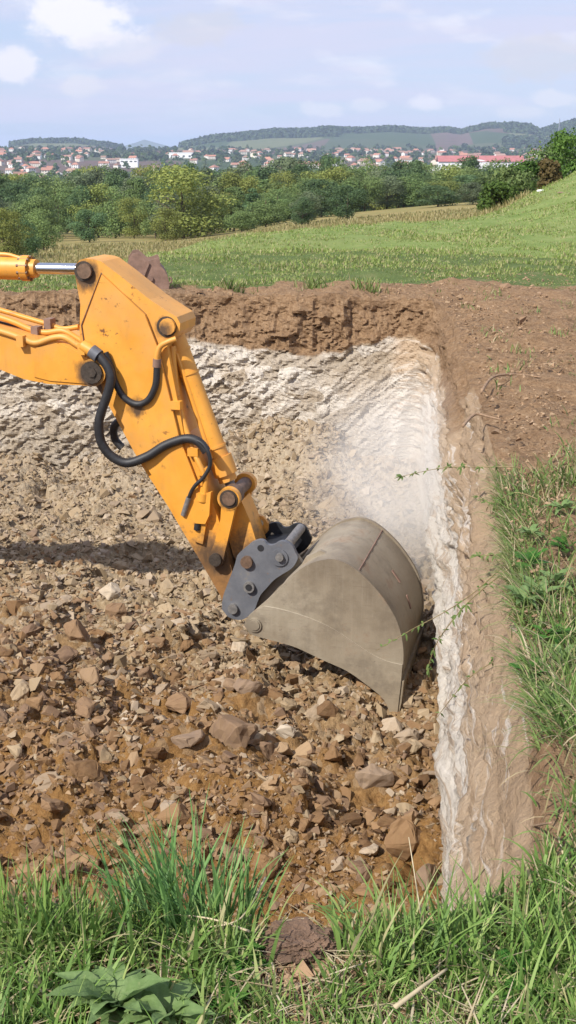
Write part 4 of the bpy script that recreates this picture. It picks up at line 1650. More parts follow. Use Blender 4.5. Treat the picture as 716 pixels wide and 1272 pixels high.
# two slotted wear marks on the back
for (ii, w) in ((26, .52), (31, .50)):
    bm = bmesh.new()
    p, t, nrm = on_shell(min(ii, len(outer) - 2), w, 0.002)
    q = [p + t * a + NN * b for a, b in ((-.05, -.014), (.05, -.014), (.05, .014), (-.05, .014))]
    add_prism(bm, [Vector(x - nrm * .004) for x in q], [Vector(x + nrm * .005) for x in q])
    EP('wear_pad', bm, 'rust', bucket, 0.004)
# cutting edge with its welded lip
bm = bmesh.new()
a = [AP(x, y, 0.0) for x, y in ((502, 846), (499, 872), (494, 894), (489, 893), (488, 874), (494, 846))]
add_prism(bm, [Vector(p + NN * 0.0) for p in a], [Vector(p + NN * W) for p in a])
EP('cutting_edge', bm, 'bucket', bucket, 0.004)
# hinge ears standing on the back of the bucket
ear = [(304, 775), (312, 786), (330, 788), (352, 760), (374, 722), (378, 702), (366, 686), (350, 681), (338, 690), (330, 716), (316, 752)]
for w0 in (0.315, 0.64):
    bm = bmesh.new()
    aprism(bm, ear, w0, w0 + .045)
    EP('ear', bm, 'bucket', bucket, 0.005)
for w0 in (0.20, 0.72):
    bm = bmesh.new()
    aprism(bm, [(372, 706), (380, 692), (398, 684), (412, 690), (414, 702), (398, 706)], w0, w0 + .035)
    EP('ear', bm, 'bucket', bucket, 0.004)
bm = bmesh.new()
apin(bm, 316, 777, -0.022, 0.0, 0.05, 24)
apin(bm, 316, 777, -0.03, 0.0, 0.036, 24)
EP('hinge_pin', bm, 'bucket', bucket, 0.003, True)

# --- quick coupler
cp_near = cat_px([(276, 757), (277, 742), (285, 720), (292, 701), (295, 690), (301, 684), (307, 679), (313, 674), (321, 671), (328, 672), (333, 677), (340, 677),
                  (347, 673), (355, 673), (363, 678), (367, 686), (370, 693), (366, 702), (360, 708), (350, 714), (340, 721), (331, 731), (324, 739),
                  (320, 748), (316, 758), (308, 766), (300, 770), (290, 769), (281, 765)], 3)
cpl = None
for k, w0 in enumerate((0.262, 0.685)):
    bm = bmesh.new()
    aprism(bm, cp_near[:-1], 0.262, 0.300)
    if k:
        bmesh.ops.translate(bm, verts=bm.verts, vec=Vector(NN * (w0 - .262)))
    if cpl is None:
        cpl = EP('quick_coupler', bm, 'coupler', exc, 0.006)
    else:
        EP('coupler_plate', bm, 'darksteel', cpl, 0.006)
bm = bmesh.new()
aprism(bm, [(300, 760), (285, 755), (300, 705), (318, 684), (350, 682), (360, 692), (340, 712), (322, 735)], 0.30, 0.684)
EP('coupler_body', bm, 'darksteel', cpl, 0.004)
for (px, py, r, mt, ww) in ((306, 699, .043, 'pin', .03), (289, 757, .036, 'boltgrey', .028), (347, 693, .028, 'boltgrey', .04), (309, 730, .040, 'boltgrey', .03)):
    bm = bmesh.new()
    apin(bm, px, py, .262 - ww, .263, r, 24)
    EP('pin', bm, mt, cpl, 0.004, True)
bm = bmesh.new()
apin(bm, 347, 693, .250, .263, .062, 28)
EP('washer', bm, 'coupler', cpl, 0.003, True)
for (px, py, r) in ((309, 730, .024), (324, 681, .024)):
    bm = bmesh.new()
    apin(bm, px, py, .2285 if py > 700 else .2600, .264, r, 20)
    EP('hole', bm, 'black', cpl, 0, True)
bm = bmesh.new()
b0 = AP(338, 668, .69)
add_cyl(bm, AP(340, 664, .683), AP(340, 664, .687), .02, seg=16)
EP('hole', bm, 'straw', cpl, 0, True)
bm = bmesh.new()
add_cyl(bm, AP(358, 676, .302), AP(358, 676, .302) + NN * .38, .035, seg=18)
EP('cross_bar', bm, 'boltgrey', cpl, 0.003, True)

# --- stick
SW0, SW1 = 0.33, 0.67
stick_px = [(93, 338), (94, 329), (99, 323), (106, 321), (119, 322.5), (126, 325), (150, 343), (186, 372), (212, 389), (220, 394), (224, 402), (223, 412), (217, 420), (209, 424),
            (208, 432), (229, 541), (245, 567), (262, 618), (271, 643), (283, 690), (296, 735), (297, 755), (290, 765), (280, 759), (274, 740),
            (245, 690), (209, 629), (176, 578), (136, 505), (116, 474), (101, 440), (99, 411), (100, 378), (95, 350)]
bm = bmesh.new()
aprism(bm, stick_px, SW0, SW1)
stick = EP('stick', bm, 'yellow', exc, 0.008)
bm = bmesh.new()
aprism(bm, [(126.5, 341), (180, 391), (196, 432), (222, 541), (244, 598), (258, 640), (252, 676), (240, 672), (212, 626), (180, 577), (141, 505), (121, 470), (106, 425), (103, 405)], SW0 - .030, SW0 + .001)
EP('web_plate', bm, 'yellow', stick, 0.005)
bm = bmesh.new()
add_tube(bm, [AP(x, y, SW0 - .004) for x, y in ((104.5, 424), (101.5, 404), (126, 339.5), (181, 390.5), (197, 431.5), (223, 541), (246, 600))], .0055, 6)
EP('edge_shade_line', bm, 'pin', stick, smooth=True)  # thin brown tube added as a shade line round the web plate edge
for (px, py, r1, r2) in ((104, 337, .068, .052), (207, 406, .070, .056)):
    bm = bmesh.new()
    apin(bm, px, py, SW0 - .008, SW0 + .002, r1, 28)
    EP('grease_ring', bm, 'greasy', stick, 0.002, True)
    bm = bmesh.new()
    apin(bm, px + .5, py, SW0 - .035, SW0, r2, 12)
    EP('pin', bm, 'pin' if py < 350 else 'yellow', stick, 0.004, True)
for (a, b) in (((96, 440), (118, 478)), ):
    pass
# weathered foot of the stick: pin for the idler link
bm = bmesh.new()
apin(bm, 267, 696, .245, .34, .045, 20)
EP('pin', bm, 'greasy', stick, 0.004, True)
# hydraulic pipe running down the front flange
bm = bmesh.new()
add_tube(bm, smooth_path([AP(219, 421, .30), AP(208, 425, .285), AP(199, 431, .285), AP(195.5, 443, .285), AP(195, 452, .285)], 5), .020, 10)
EP('pipe_elbow', bm, 'yellow', stick, smooth=True)
bm = bmesh.new()
add_tube(bm, smooth_path([AP(214, 430, .40), AP(222, 500, .38), AP(237, 550, .34), AP(246, 572, .30), AP(255, 594, .29), AP(254, 622, .29)], 6), .021, 10)
EP('hydraulic_pipe', bm, 'yellow', stick, smooth=True)
for (px, py) in ((219, 503), (241, 561), (252, 585)):
    bm = bmesh.new()
    c = AP(px, py, .315)
    add_box(bm, c, (.075, .06, .055), -ALPHA)
    EP('pipe_clamp', bm, 'yellow', stick, 0.006)
bm = bmesh.new()
aprism(bm, [(244, 613), (262, 612), (260, 640), (255, 651), (240, 650), (243, 632)], .275, .335)
EP('valve_block', bm, 'yellow', stick, 0.008)
bm = bmesh.new()
add_cyl(bm, AP(253, 612, .30), AP(252, 622, .30), .04, seg=14)
add_cyl(bm, AP(254, 604, .30), AP(253.5, 613, .30), .03, seg=14)
EP('pipe_union', bm, 'yellow', stick, 0.004, True)
bm = bmesh.new()
add_cyl(bm, AP(246, 650, .30), AP(245, 658, .30), .024, seg=12)
EP('valve_cap', bm, 'black', stick, 0.003, True)

# --- bucket cylinder
bm = bmesh.new()
add_cyl(bm, AP(217, 414, .5), AP(275, 572, .5), .066, seg=28)
bcyl = EP('bucket_cylinder', bm, 'yellow', exc, 0.004, True)
bm = bmesh.new()
add_cyl(bm, AP(273, 567, .5), AP(281, 589, .5), .086, seg=28)
add_cyl(bm, AP(281, 589, .5), AP(284, 597, .5), .066, seg=28)
EP('cylinder_head', bm, 'yellow', bcyl, 0.006, True)
bm = bmesh.new()
add_cyl(bm, AP(283, 594, .5), AP(292, 616, .5), .036, seg=20)
EP('cylinder_rod', bm, 'boltgrey', bcyl, 0, True)
bm = bmesh.new()
e0 = AP(207, 406, .40)
add_cyl(bm, e0, e0 + NN * .2, .085, seg=24)
EP('cylinder_eye', bm, 'yellow', bcyl, 0.005, True)
for f in (.12, .30, .88):
    p, q = AP(217, 414, .5), AP(275, 572, .5)
    bm = bmesh.new()
    c0, c1 = p + (q - p) * f, p + (q - p) * (f + .018)
    add_cyl(bm, c0, c1, .073, seg=28)
    EP('cylinder_band', bm, 'yellow', bcyl, 0.003, True)
bm = bmesh.new()
tube_a = [AP(226, 430, .44), AP(243, 480, .44), AP(262, 540, .44), AP(272, 570, .44)]
add_tube(bm, [p - UU * .055 for p in tube_a], .016, 8)
EP('hydraulic_pipe', bm, 'yellow', bcyl, smooth=True)

# --- linkage between stick, cylinder and coupler
lk = None
for w0 in (.275, .685):
    bm = bmesh.new()
    pix = [(275, 628), (293, 628), (288, 650), (280, 684), (276, 702), (266, 707), (259, 700), (260, 690), (266, 676), (274, 645)]
    a = [AP(x, y, .275) + NN * (w0 - .275) for x, y in pix]
    add_prism(bm, [Vector(p) for p in a], [Vector(p + NN * .045) for p in a])
    c = AP(284, 620, .275) + NN * (w0 - .275)
    add_cyl(bm, c - NN * .004, c + NN * .05, .080, seg=28)
    o = EP('idler_link' if lk is None else 'link_arm', bm, 'yellow', exc if lk is None else lk, 0.006)
    lk = lk or o
bm = bmesh.new()
apin(bm, 284, 620, .25, .76, .048, 24)
EP('pin', bm, 'pin', lk, 0.004, True)
bm = bmesh.new()
apin(bm, 284, 620, .262, .275, .064, 24)
EP('grease_ring', bm, 'greasy', lk, 0.002, True)
bm = bmesh.new()
apin(bm, 287, 617, .335, .42, .074, 24)
apin(bm, 287, 617, .57, .66, .074, 24)
EP('spacer', bm, 'pin', lk, 0.006, True)
bm = bmesh.new()
aprism(bm, [(277, 626), (286, 640), (300, 622), (310, 645), (322, 684), (314, 706), (300, 708), (290, 690), (284, 668)], .39, .61)
EP('bucket_link', bm, 'yellow', exc, 0.008)
bm = bmesh.new()
aprism(bm, [(303, 640), (316, 638), (327, 642), (333, 650), (333, 660), (322, 672), (312, 672)], .62, .65)
br = EP('link_bracket', bm, 'yellow', exc, 0.005)
bm = bmesh.new()
apin(bm, 323, 650, .612, .625, .026, 18)
EP('hole', bm, 'straw', br, 0, True)

# --- boom
BW0, BW1 = .262, .738
boom_px = [(128, 455), (130, 464), (126, 475), (114, 480), (100, 478.5), (60, 477), (30, 471), (0, 459), (-120, 430), (-240, 415), (-330, 440), (-470, 560), (-506, 585), (-530, 570),
           (-525, 545), (-350, 385), (-250, 350), (-150, 368), (0, 408), (40, 417), (88, 428), (108, 438), (120, 446)]
bm = bmesh.new()
aprism(bm, boom_px, BW0, BW1)
boom = EP('boom', bm, 'yellow', exc, 0.008)
# doubler plates at the nose
bm = bmesh.new()
aprism(bm, [(45, 432), (70, 426), (104, 442), (121, 450), (127, 463), (123, 474), (112, 477), (62, 473), (42, 468)], BW0 - .010, BW0 + .001)
EP('nose_plate', bm, 'yellow', boom, 0.004)
bm = bmesh.new()
apin(bm, 115, 463, BW0 - .03, BW0, .095, 30)
EP('pin_boss', bm, 'yellow', boom, 0.006, True)
bm = bmesh.new()
apin(bm, 113.5, 463, BW0 - .048, BW0 - .02, .078, 12)
EP('grease_ring', bm, 'greasy', boom, 0.006, True)
bm = bmesh.new()
apin(bm, 113.5, 463, BW0 - .058, BW0 - .03, .036, 6)
EP('pin', bm, 'greasy', boom, 0.004, True)
pipes = [(.46, [(-240, 335), (-120, 352), (0, 385), (30, 394), (61, 403), (78, 408.5), (98, 406)], .019),
         (.36, [(-240, 340), (-120, 361), (0, 394), (39, 409.5), (58, 413), (78, 411), (94, 419), (108, 428)], .021),
         (.42, [(-240, 340), (-120, 368), (0, 401), (30, 409), (52, 415), (66, 418), (90, 421)], .014),
         (.255, [(-240, 352), (-120, 376), (0, 411), (29, 421), (45, 426), (65, 420), (80, 419), (94, 427), (108, 436)], .023)]
for k, (w, pp, r) in enumerate(pipes):
    bm = bmesh.new()
    add_tube(bm, smooth_path([AP(x, y, w) for x, y in pp], 6), r, 10)
    EP('hydraulic_pipe', bm, 'black' if k == 2 else 'yellow', boom, smooth=True)
for (px, py, w) in ((62, 402, .46), (46, 412, .36), (28, 423, .255), (104, 433, .255)):
    bm = bmesh.new()
    add_box(bm, AP(px, py, w), (.05, .09, .075), -ALPHA)
    EP('pipe_clamp', bm, 'yellow' if px > 90 or px < 40 else 'rust', boom, 0.008)
# raised bracket that carries the arm cylinder
bm = bmesh.new()
aprism(bm, [(-215, 372), (-200, 318), (-190, 312), (-178, 318), (-150, 372)], .40, .60)
EP('cylinder_bracket', bm, 'yellow', boom, 0.008)

# --- arm cylinder on top of the boom
bm = bmesh.new()
add_cyl(bm, AP(-195, 328, .5), AP(31, 333, .5), .083, seg=30)
acyl = EP('arm_cylinder', bm, 'yellow', exc, 0.005, True)
bm = bmesh.new()
add_cyl(bm, AP(29.5, 333, .5), AP(38, 333.3, .5), .090, seg=30)
add_cyl(bm, AP(37, 333.3, .5), AP(46, 333.5, .5), .064, seg=30)
EP('cylinder_head', bm, 'yellow', acyl, 0.006, True)
for k in range(10):
    a = 2 * math.pi * k / 10
    c = AP(29, 333, .5)
    o = np.array([0, 0, 1]) * math.cos(a) * .079 + NN * math.sin(a) * .079
    bm = bmesh.new()
    add_cyl(bm, c + o - UU * .015, c + o + UU * .065, .012, seg=6)
    EP('bolt', bm, 'pin', acyl, 0, False)
bm = bmesh.new()
add_cyl(bm, AP(40, 333.4, .5), AP(108, 334.5, .5), .040, seg=26)
EP('cylinder_rod', bm, 'chrome', acyl, 0, True)
bm = bmesh.new()
add_tube(bm, smooth_path([AP(-150, 312, .47), AP(-40, 314, .47), AP(0, 315.5, .47), AP(12, 316.5, .47), AP(24, 320, .47), AP(34, 321, .47)], 5), .013, 8)
EP('hydraulic_pipe', bm, 'yellow', acyl, smooth=True)

# --- hoses at the elbow
def hose(pp, r, w, label=None, ribbed=True):
    P = smooth_path([AP(x, y, ww) for x, y, ww in pp], 14)
    d = [0]
    for a, b in zip(P[:-1], P[1:]):
        d.append(d[-1] + (b - a).length)
    n = int(d[-1] / 0.0075)
    ds = np.linspace(0, d[-1], n)
    A = np.array([p[:] for p in P])
    Q = np.stack([np.interp(ds, d, A[:, i]) for i in range(3)], -1)
    bm = bmesh.new()
    add_tube(bm, Q, r, 14, (lambda i, n_: r * (1.0 if i % 2 else 0.93)) if ribbed else None)
    return EP('hydraulic_hose', bm, 'black', exc, smooth=True)


h1 = hose([(108, 431, .24), (118, 437, .235), (127, 446, .23), (135, 458, .225), (138, 472, .22), (133, 492, .215), (126, 512, .21), (123, 528, .21), (126, 549, .22), (138, 566, .235),
           (158, 575, .25), (183, 567, .27), (206, 553, .29), (231, 545, .30), (247, 549, .30), (257, 561, .30)], .034, 0)
bm = bmesh.new()
add_cyl(bm, AP(103, 429, .245), AP(116, 437, .237), .042, seg=18)
EP('hose_fitting', bm, 'yellow', h1, 0.005, True)
bm = bmesh.new()
add_cyl(bm, AP(114, 435.5, .238), AP(123, 442.5, .232), .047, seg=18)
EP('hose_collar', bm, 'coupler', h1, 0.005, True)
h2 = hose([(131, 438, .27), (138, 455, .28), (143, 474, .29), (154, 493, .29), (170, 502, .29), (184, 497, .285), (193, 480, .285), (195, 462, .285), (195, 452, .285)], .024, 0)
bm = bmesh.new()
add_cyl(bm, AP(195, 456, .285), AP(195.5, 446, .285), .029, seg=16)
EP('hose_fitting', bm, 'rust', h2, 0.003, True)
h3 = hose([(231, 545, .295), (249, 549, .28), (259, 562, .27), (261, 578, .27), (253, 593, .265), (243, 603, .265), (237, 613, .28), (232, 628, .29)], .014, 0, ribbed=False)
bm = bmesh.new()
add_cyl(bm, AP(235, 618, .285), AP(228, 640, .295), .020, seg=12)
EP('hose_fitting', bm, 'boltgrey', h3, 0.003, True)
h4 = hose([(150, 522, .70), (142, 530, .74), (143, 545, .76), (152, 556, .76)], .030, 0)

# --- the machine itself, standing on the pit floor outside the picture
FO = BODY_FOOT


def loc_uw(u, w, z):
    p = FO + UU * u + NN * (w - .5)
    return Vector((p[0], p[1], z))


def ubox(bm, u0, u1, w0, w1, z0, z1, taper=0.0):
    a = [loc_uw(u0, w0, z0), loc_uw(u1, w0, z0), loc_uw(u1 - taper, w0, z1), loc_uw(u0, w0, z1)]
    b = [loc_uw(u0, w1, z0), loc_uw(u1, w1, z0), loc_uw(u1 - taper, w1, z1), loc_uw(u0, w1, z1)]
    add_prism(bm, a, b)


for w0 in (-.75, 1.25):
    bm = bmesh.new()
    pts = []
    for k in range(24):
        a = 2 * math.pi * k / 24
        pts.append((-1.2 + (1.25 if math.cos(a) > 0 else -1.25) + .36 * math.cos(a), -1.62 + .36 * math.sin(a)))
    add_prism(bm, [loc_uw(u, w0, z) for u, z in pts], [loc_uw(u, w0 + .5, z) for u, z in pts])
    tr = EP('track', bm, 'track', exc, 0.02)
    for k in range(5):
        bm = bmesh.new()
        add_cyl(bm, loc_uw(-2.4 + .6 * k, w0 - .02, -1.68), loc_uw(-2.4 + .6 * k, w0 + .52, -1.68), .2, seg=20)
        EP('roller', bm, 'greasy', tr, 0.01, True)
bm = bmesh.new()
ubox(bm, -2.0, -.4, -.3, 1.3, -1.75, -1.2)
add_cyl(bm, loc_uw(-1.2, .5, -1.25), loc_uw(-1.2, .5, -1.02), .55, seg=32)
EP('undercarriage', bm, 'track', exc, 0.01)
bm = bmesh.new()
ubox(bm, -2.9, .25, -.75, 1.75, -1.03, -.85)
ubox(bm, -2.85, -.2, .85, 1.75, -.85, .1)
ubox(bm, -2.85, -1.3, -.7, .85, -.85, .1)
house = EP('upper_body', bm, 'yellow', exc, 0.03)
bm = bmesh.new()
ubox(bm, -3.35, -2.86, -.7, 1.7, -.95, .0)
EP('counterweight', bm, 'yellow', house, 0.08)
bm = bmesh.new()
ubox(bm, -1.25, .2, -.75, .18, -.85, .95, .25)
cab = EP('cab', bm, 'yellow', exc, 0.05)
bm = bmesh.new()
ubox(bm, -1.1, -.25, -.765, -.74, -.15, .8)
EP('window', bm, 'glass', cab, 0.01)
bm = bmesh.new()
a = [loc_uw(.135, -.65, -.15), loc_uw(.135, .1, -.15), loc_uw(.01, .1, .8), loc_uw(.01, -.65, .8)]
add_prism(bm, a, [p + Vector(UU * .02) for p in a])
EP('window', bm, 'glass', cab, 0.004)
for w0 in (.18, .75):
    bm = bmesh.new()
    ubox(bm, -.5, .22, w0, w0 + .06, -.85, -.25, .25)
    EP('boom_bracket', bm, 'yellow', house, 0.01)
bm = bmesh.new()
c0 = AP(-505, 575, .24)
add_cyl(bm, c0 - NN * .08, c0 + NN * .62, .05, seg=18)
EP('boom_pin', bm, 'greasy', house, 0.004, True)

# --- rusty spare bucket in the grass behind the back wall
SBD = 15.35
sb_px = [(157, 374), (155, 352), (157, 338), (160, 322), (165, 315), (172, 314), (178, 319), (184, 324), (192, 322), (197, 320), (199, 324), (199.5, 330), (205, 336), (209, 344), (211, 353), (209, 364), (203, 374), (190, 377), (172, 378)]
sb_o = at_dist(182, 376, SBD)
sb_o[2] = float(H(sb_o[0], sb_o[1])) - 0.02
sb = empty('spare_bucket', sb_o, 'rusty brown spare bucket lying in the grass behind the back wall', 'excavator bucket')
dv = np.array([-0.12, 0.99, 0])
sbp = [at_dist(x, y, SBD) for x, y in sb_px]


def SBP(name, bm, mat, bevel=.006, smooth=False, parent=sb):
    return bm_to(name, bm, M[mat], parent, sb_o, smooth, bevel)


for off in (0.0, .52):
    bm = bmesh.new()
    add_prism(bm, [Vector(p + dv * off) for p in sbp], [Vector(p + dv * (off + .03)) for p in sbp])
    SBP('side_plate', bm, 'rust')
bm = bmesh.new()
arcp = [sbp[i] for i in (11, 12, 13, 14, 15, 16, 17, 18)]
cc = np.mean(sbp, axis=0)
inn = [p + (cc - p) * .08 for p in arcp]
for i in range(len(arcp) - 1):
    add_prism(bm, [Vector(q + dv * .03) for q in (arcp[i], arcp[i + 1], inn[i + 1], inn[i])], [Vector(q + dv * .52) for q in (arcp[i], arcp[i + 1], inn[i + 1], inn[i])])
SBP('shell', bm, 'rust', 0)
bm = bmesh.new()
rib = [at_dist(x, y, SBD) for x, y in ((184, 325), (186, 327), (180, 342), (175, 354), (172, 362), (170, 361), (174, 351), (178, 339))]
add_prism(bm, [Vector(p - dv * .025) for p in rib], [Vector(p + dv * .001) for p in rib])
SBP('side_rib', bm, 'rust', .004)
bm = bmesh.new()
c = at_dist(187, 346, SBD)
add_cyl(bm, c - dv * .03, c, .035, seg=14)
SBP('lug', bm, 'rust', .004)
bm = bmesh.new()
c = at_dist(210.5, 348, SBD)
add_tube(bm, [c + np.array([.03 * math.cos(a), 0, .035 * math.sin(a)]) for a in np.linspace(-1.6, 1.6, 9)], .012, 8)
SBP('hook', bm, 'rust', 0, True)


# ------------------------------------------------------------------ trees
def quads_from(cen, nrm, size, rng, aspect=0.7):
    n = len(cen)
    a = rng.normal(0, 1, (n, 3))
    t = np.cross(nrm, a)
    t /= np.linalg.norm(t, axis=1)[:, None] + 1e-9
    b = np.cross(nrm, t)
    s = size[:, None] * 0.5
    bend = nrm * s * rng.uniform(-.35, .35, (n, 1))
    V = np.stack([cen - t * s, cen - b * s * aspect + bend, cen + t * s, cen + b * s * aspect - bend], 1).reshape(-1, 3)
    F = np.arange(n * 4).reshape(n, 4)
    return V, F


def crown_mesh(name, h, w, shape, n_leaf, leaf, mat, seed, base=0.10, lobes=16):
    rng = np.random.default_rng(seed)
    C, Rr = [], []
    for i in range(lobes):
        t = rng.uniform(0.0, 1.0)
        if shape == 'cone':
            rad = (1 - t) ** 0.8 * 0.5 + 0.06
        elif shape == 'column':
            rad = 0.42 * math.sin(math.pi * (0.12 + 0.8 * t)) ** 0.5
        else:
            rad = 0.5 * math.sin(math.pi * (0.13 + 0.78 * t)) ** 0.6
        a = rng.uniform(0, 6.283)
        rr = rad * rng.uniform(0.25, 0.85)
        C.append((math.cos(a) * rr * w, math.sin(a) * rr * w, h * (base + 0.06 + (0.90 - base) * t)))
        Rr.append(w * rng.uniform(0.15, 0.27) * (0.6 if shape == 'cone' and t > .6 else 1) * (0.75 if t > .85 else 1))
    C, Rr = np.array(C), np.array(Rr)
    k = rng.choice(lobes, n_leaf, p=Rr ** 2 / (Rr ** 2).sum())
    d = rng.normal(0, 1, (n_leaf, 3))
    d /= np.linalg.norm(d, axis=1)[:, None]
    d[:, 2] = np.where(d[:, 2] < -0.5, -d[:, 2], d[:, 2])
    r = rng.uniform(0.5, 1.0, n_leaf) ** 0.4 * (1 + 0.18 * rng.normal(0, 1, n_leaf))
    cen = C[k] + d * (Rr[k] * r)[:, None] * np.array([1, 1, 0.85])
    cen[:, 2] = np.clip(cen[:, 2], 0.02 * h, None)
    nrm = d + rng.normal(0, 0.42, (n_leaf, 3))
    nrm /= np.linalg.norm(nrm, axis=1)[:, None]
    V, F = quads_from(cen, nrm, leaf * rng.uniform(.6, 1.4, n_leaf), rng)
    return np_mesh(name, V, F, False, [mat])


def trunk_mesh(name, h, r, seed, w):
    rnd = random.Random(seed)
    bm = bmesh.new()
    top = (rnd.uniform(-.1, .1) * w, rnd.uniform(-.1, .1) * w, h * .8)
    P = smooth_path([(0, 0, -0.3), (0, 0, h * .15), (top[0] * .5, top[1] * .5, h * .45), top], 4)
    add_tube(bm, P, r, 7, lambda i, n: r * (1 - .8 * i / n))
    for k in range(5):
        z = h * rnd.uniform(.25, .6)
        a = rnd.uniform(0, 6.28)
        e = (math.cos(a) * w * .33, math.sin(a) * w * .33, z + h * .18)
        add_tube(bm, smooth_path([(0, 0, z), (e[0] * .5, e[1] * .5, z + h * .05), e], 3), r * .4, 5, lambda i, n: r * .4 * (1 - .7 * i / n))
    me = bpy.data.meshes.new(name)
    bm.to_mesh(me)
    bm.free()
    me.materials.append(M['trunk'])
    return me


M['leaf_mid'] = mat_leaf('mid_green_leaves', (0.105, 0.165, 0.052), (0.225, 0.295, 0.105))
M['leaf_dark'] = mat_leaf('dark_green_leaves', (0.065, 0.120, 0.050), (0.150, 0.220, 0.092))
M['leaf_yellow'] = mat_leaf('yellow_green_leaves', (0.17, 0.215, 0.052), (0.32, 0.345, 0.095))
M['leaf_grey'] = mat_leaf('grey_green_leaves', (0.12, 0.155, 0.080), (0.20, 0.24, 0.13))
M['leaf_fresh'] = mat_leaf('fresh_green_leaves', (0.060, 0.12, 0.024), (0.125, 0.205, 0.042))
M['leaf_rust'] = mat_leaf('reddish_leaves', (0.13, 0.105, 0.040), (0.20, 0.145, 0.055))

TREE = {}
for kd, (shape, mt, n) in {'round': ('round', 'leaf_mid', 3), 'dark': ('round', 'leaf_dark', 3), 'yellow': ('round', 'leaf_yellow', 2),
                           'pale': ('round', 'leaf_grey', 2), 'column': ('column', 'leaf_mid', 2), 'cone': ('cone', 'leaf_dark', 2)}.items():
    for v in range(n):
        h, w = 1.0, {'round': .85, 'dark': .8, 'yellow': .95, 'pale': .8, 'column': .5, 'cone': .6}[kd]
        TREE[(kd, v)] = (crown_mesh('crown', 10.0, 10 * w, shape, 7500, 0.31, M[mt], 40 + v * 7 + len(kd), .06, 26), trunk_mesh('trunk', 10.0, .22, 60 + v, 10 * w), w)
    TREE[kd] = n


def put_tree(name, kd, x, y, h, wpx, label, group=None, rz=None):
    v = random.randrange(TREE[kd])
    cm, tm, w = TREE[(kd, v)]
    z = float(H(x, y)) - 0.1
    t = empty(name, (x, y, z), label, 'tree', group, random.uniform(0, 6.28) if rz is None else rz)
    sx = wpx / (10 * w)
    t.scale = (sx, sx, h / 10)
    link('crown', cm, t)
    link('trunk', tm, t)
    return t


def tree_px(name, kd, px, top, D, wpx, label, group=None):
    p = at_dist(px, top, D)
    h = p[2] - float(H(p[0], p[1])) + .1
    return put_tree(name, kd, p[0], p[1], max(h, 2.0), wpx / 1500 * D * 1.03, label, group)


tree_px('broad_tree', 'yellow', 226, 214, 114, 112, 'biggest yellow-green tree standing in front of the tree belt')
tree_px('broad_tree', 'yellow', 205, 262, 108, 44, 'low yellowish tree at the foot of the biggest yellow-green tree')
tree_px('broad_tree', 'round', 330, 240, 112, 54, 'round mid green tree to the right of the big yellow-green tree')
tree_px('conical_tree', 'dark', 432, 232, 100, 46, 'dark lone tree with visible trunk at the edge of the tan field')
tree_px('broad_tree', 'pale', 381, 240, 100, 40, 'pale grey-green leaning tree left of the lone dark tree')
tree_px('shrub', 'dark', 376, 274, 90, 32, 'small round shrub at the edge of the tan field below the pale tree')
tree_px('broad_tree', 'dark', 110, 262, 112, 44, 'dark round tree at the back edge of the dry field')
tree_px('broad_tree', 'round', 300, 262, 108, 40, 'low mid green tree squeezed behind the meadow crest')
tree_px('broad_tree', 'dark', 545, 236, 122, 52, 'very dark tree at the back edge of the tan field')
tree_px('broad_tree', 'pale', 588, 240, 118, 44, 'grey-green tree next to the very dark one by the tan field')
tree_px('broad_tree', 'yellow', 8, 262, 62, 52, 'yellowish bushy tree close behind the dry field at the left edge')
tree_px('shrub', 'dark', 33, 288, 66, 34, 'dark shrub at the near left side of the dry field')
tree_px('broad_tree', 'round', 52, 262, 84, 46, 'mid green tree beside the dark shrub at the left of the dry field')
tree_px('broad_tree', 'yellow', 478, 226, 150, 40, 'tree with a yellow tinge above the right part of the tan field')

rb = random.Random(77)
LBL = {'round': ('mid green tree in the belt before the village', 'mid green belt trees'),
       'dark': ('dark green tree in the belt before the village', 'dark green belt trees'),
       'yellow': ('yellow-green tree in the belt before the village', 'yellow-green belt trees'),
       'pale': ('grey-green tree in the belt before the village', 'grey-green belt trees'),
       'column': ('slim upright tree in the belt before the village', 'slim upright belt trees'),
       'cone': ('dark pointed tree in the belt before the village', 'dark pointed belt trees')}
for D0, D1, step, top0, top1 in ((118, 130, 27, 236, 258), (134, 150, 25, 224, 240), (155, 178, 24, 214, 228), (185, 212, 22, 207, 220)):
    px = -70.0
    while px < 800:
        if not (D0 < 125 and (60 < px < 135 or 400 < px < 610)):
            kd = rb.choices(['round', 'dark', 'yellow', 'pale', 'column', 'cone'], [38, 24, 10, 12, 10, 3])[0]
            tp = rb.uniform(top0, top1) + (6 if px < 120 else 0) - (12 if 340 < px < 640 else 5)
            lb, gp = LBL[kd]
            tree_px('belt_tree', kd, px, tp, rb.uniform(D0, D1), rb.uniform(40, 68) * (0.75 if kd in ('column', 'cone') else 1), lb, gp)
        px += step * rb.uniform(.7, 1.3)

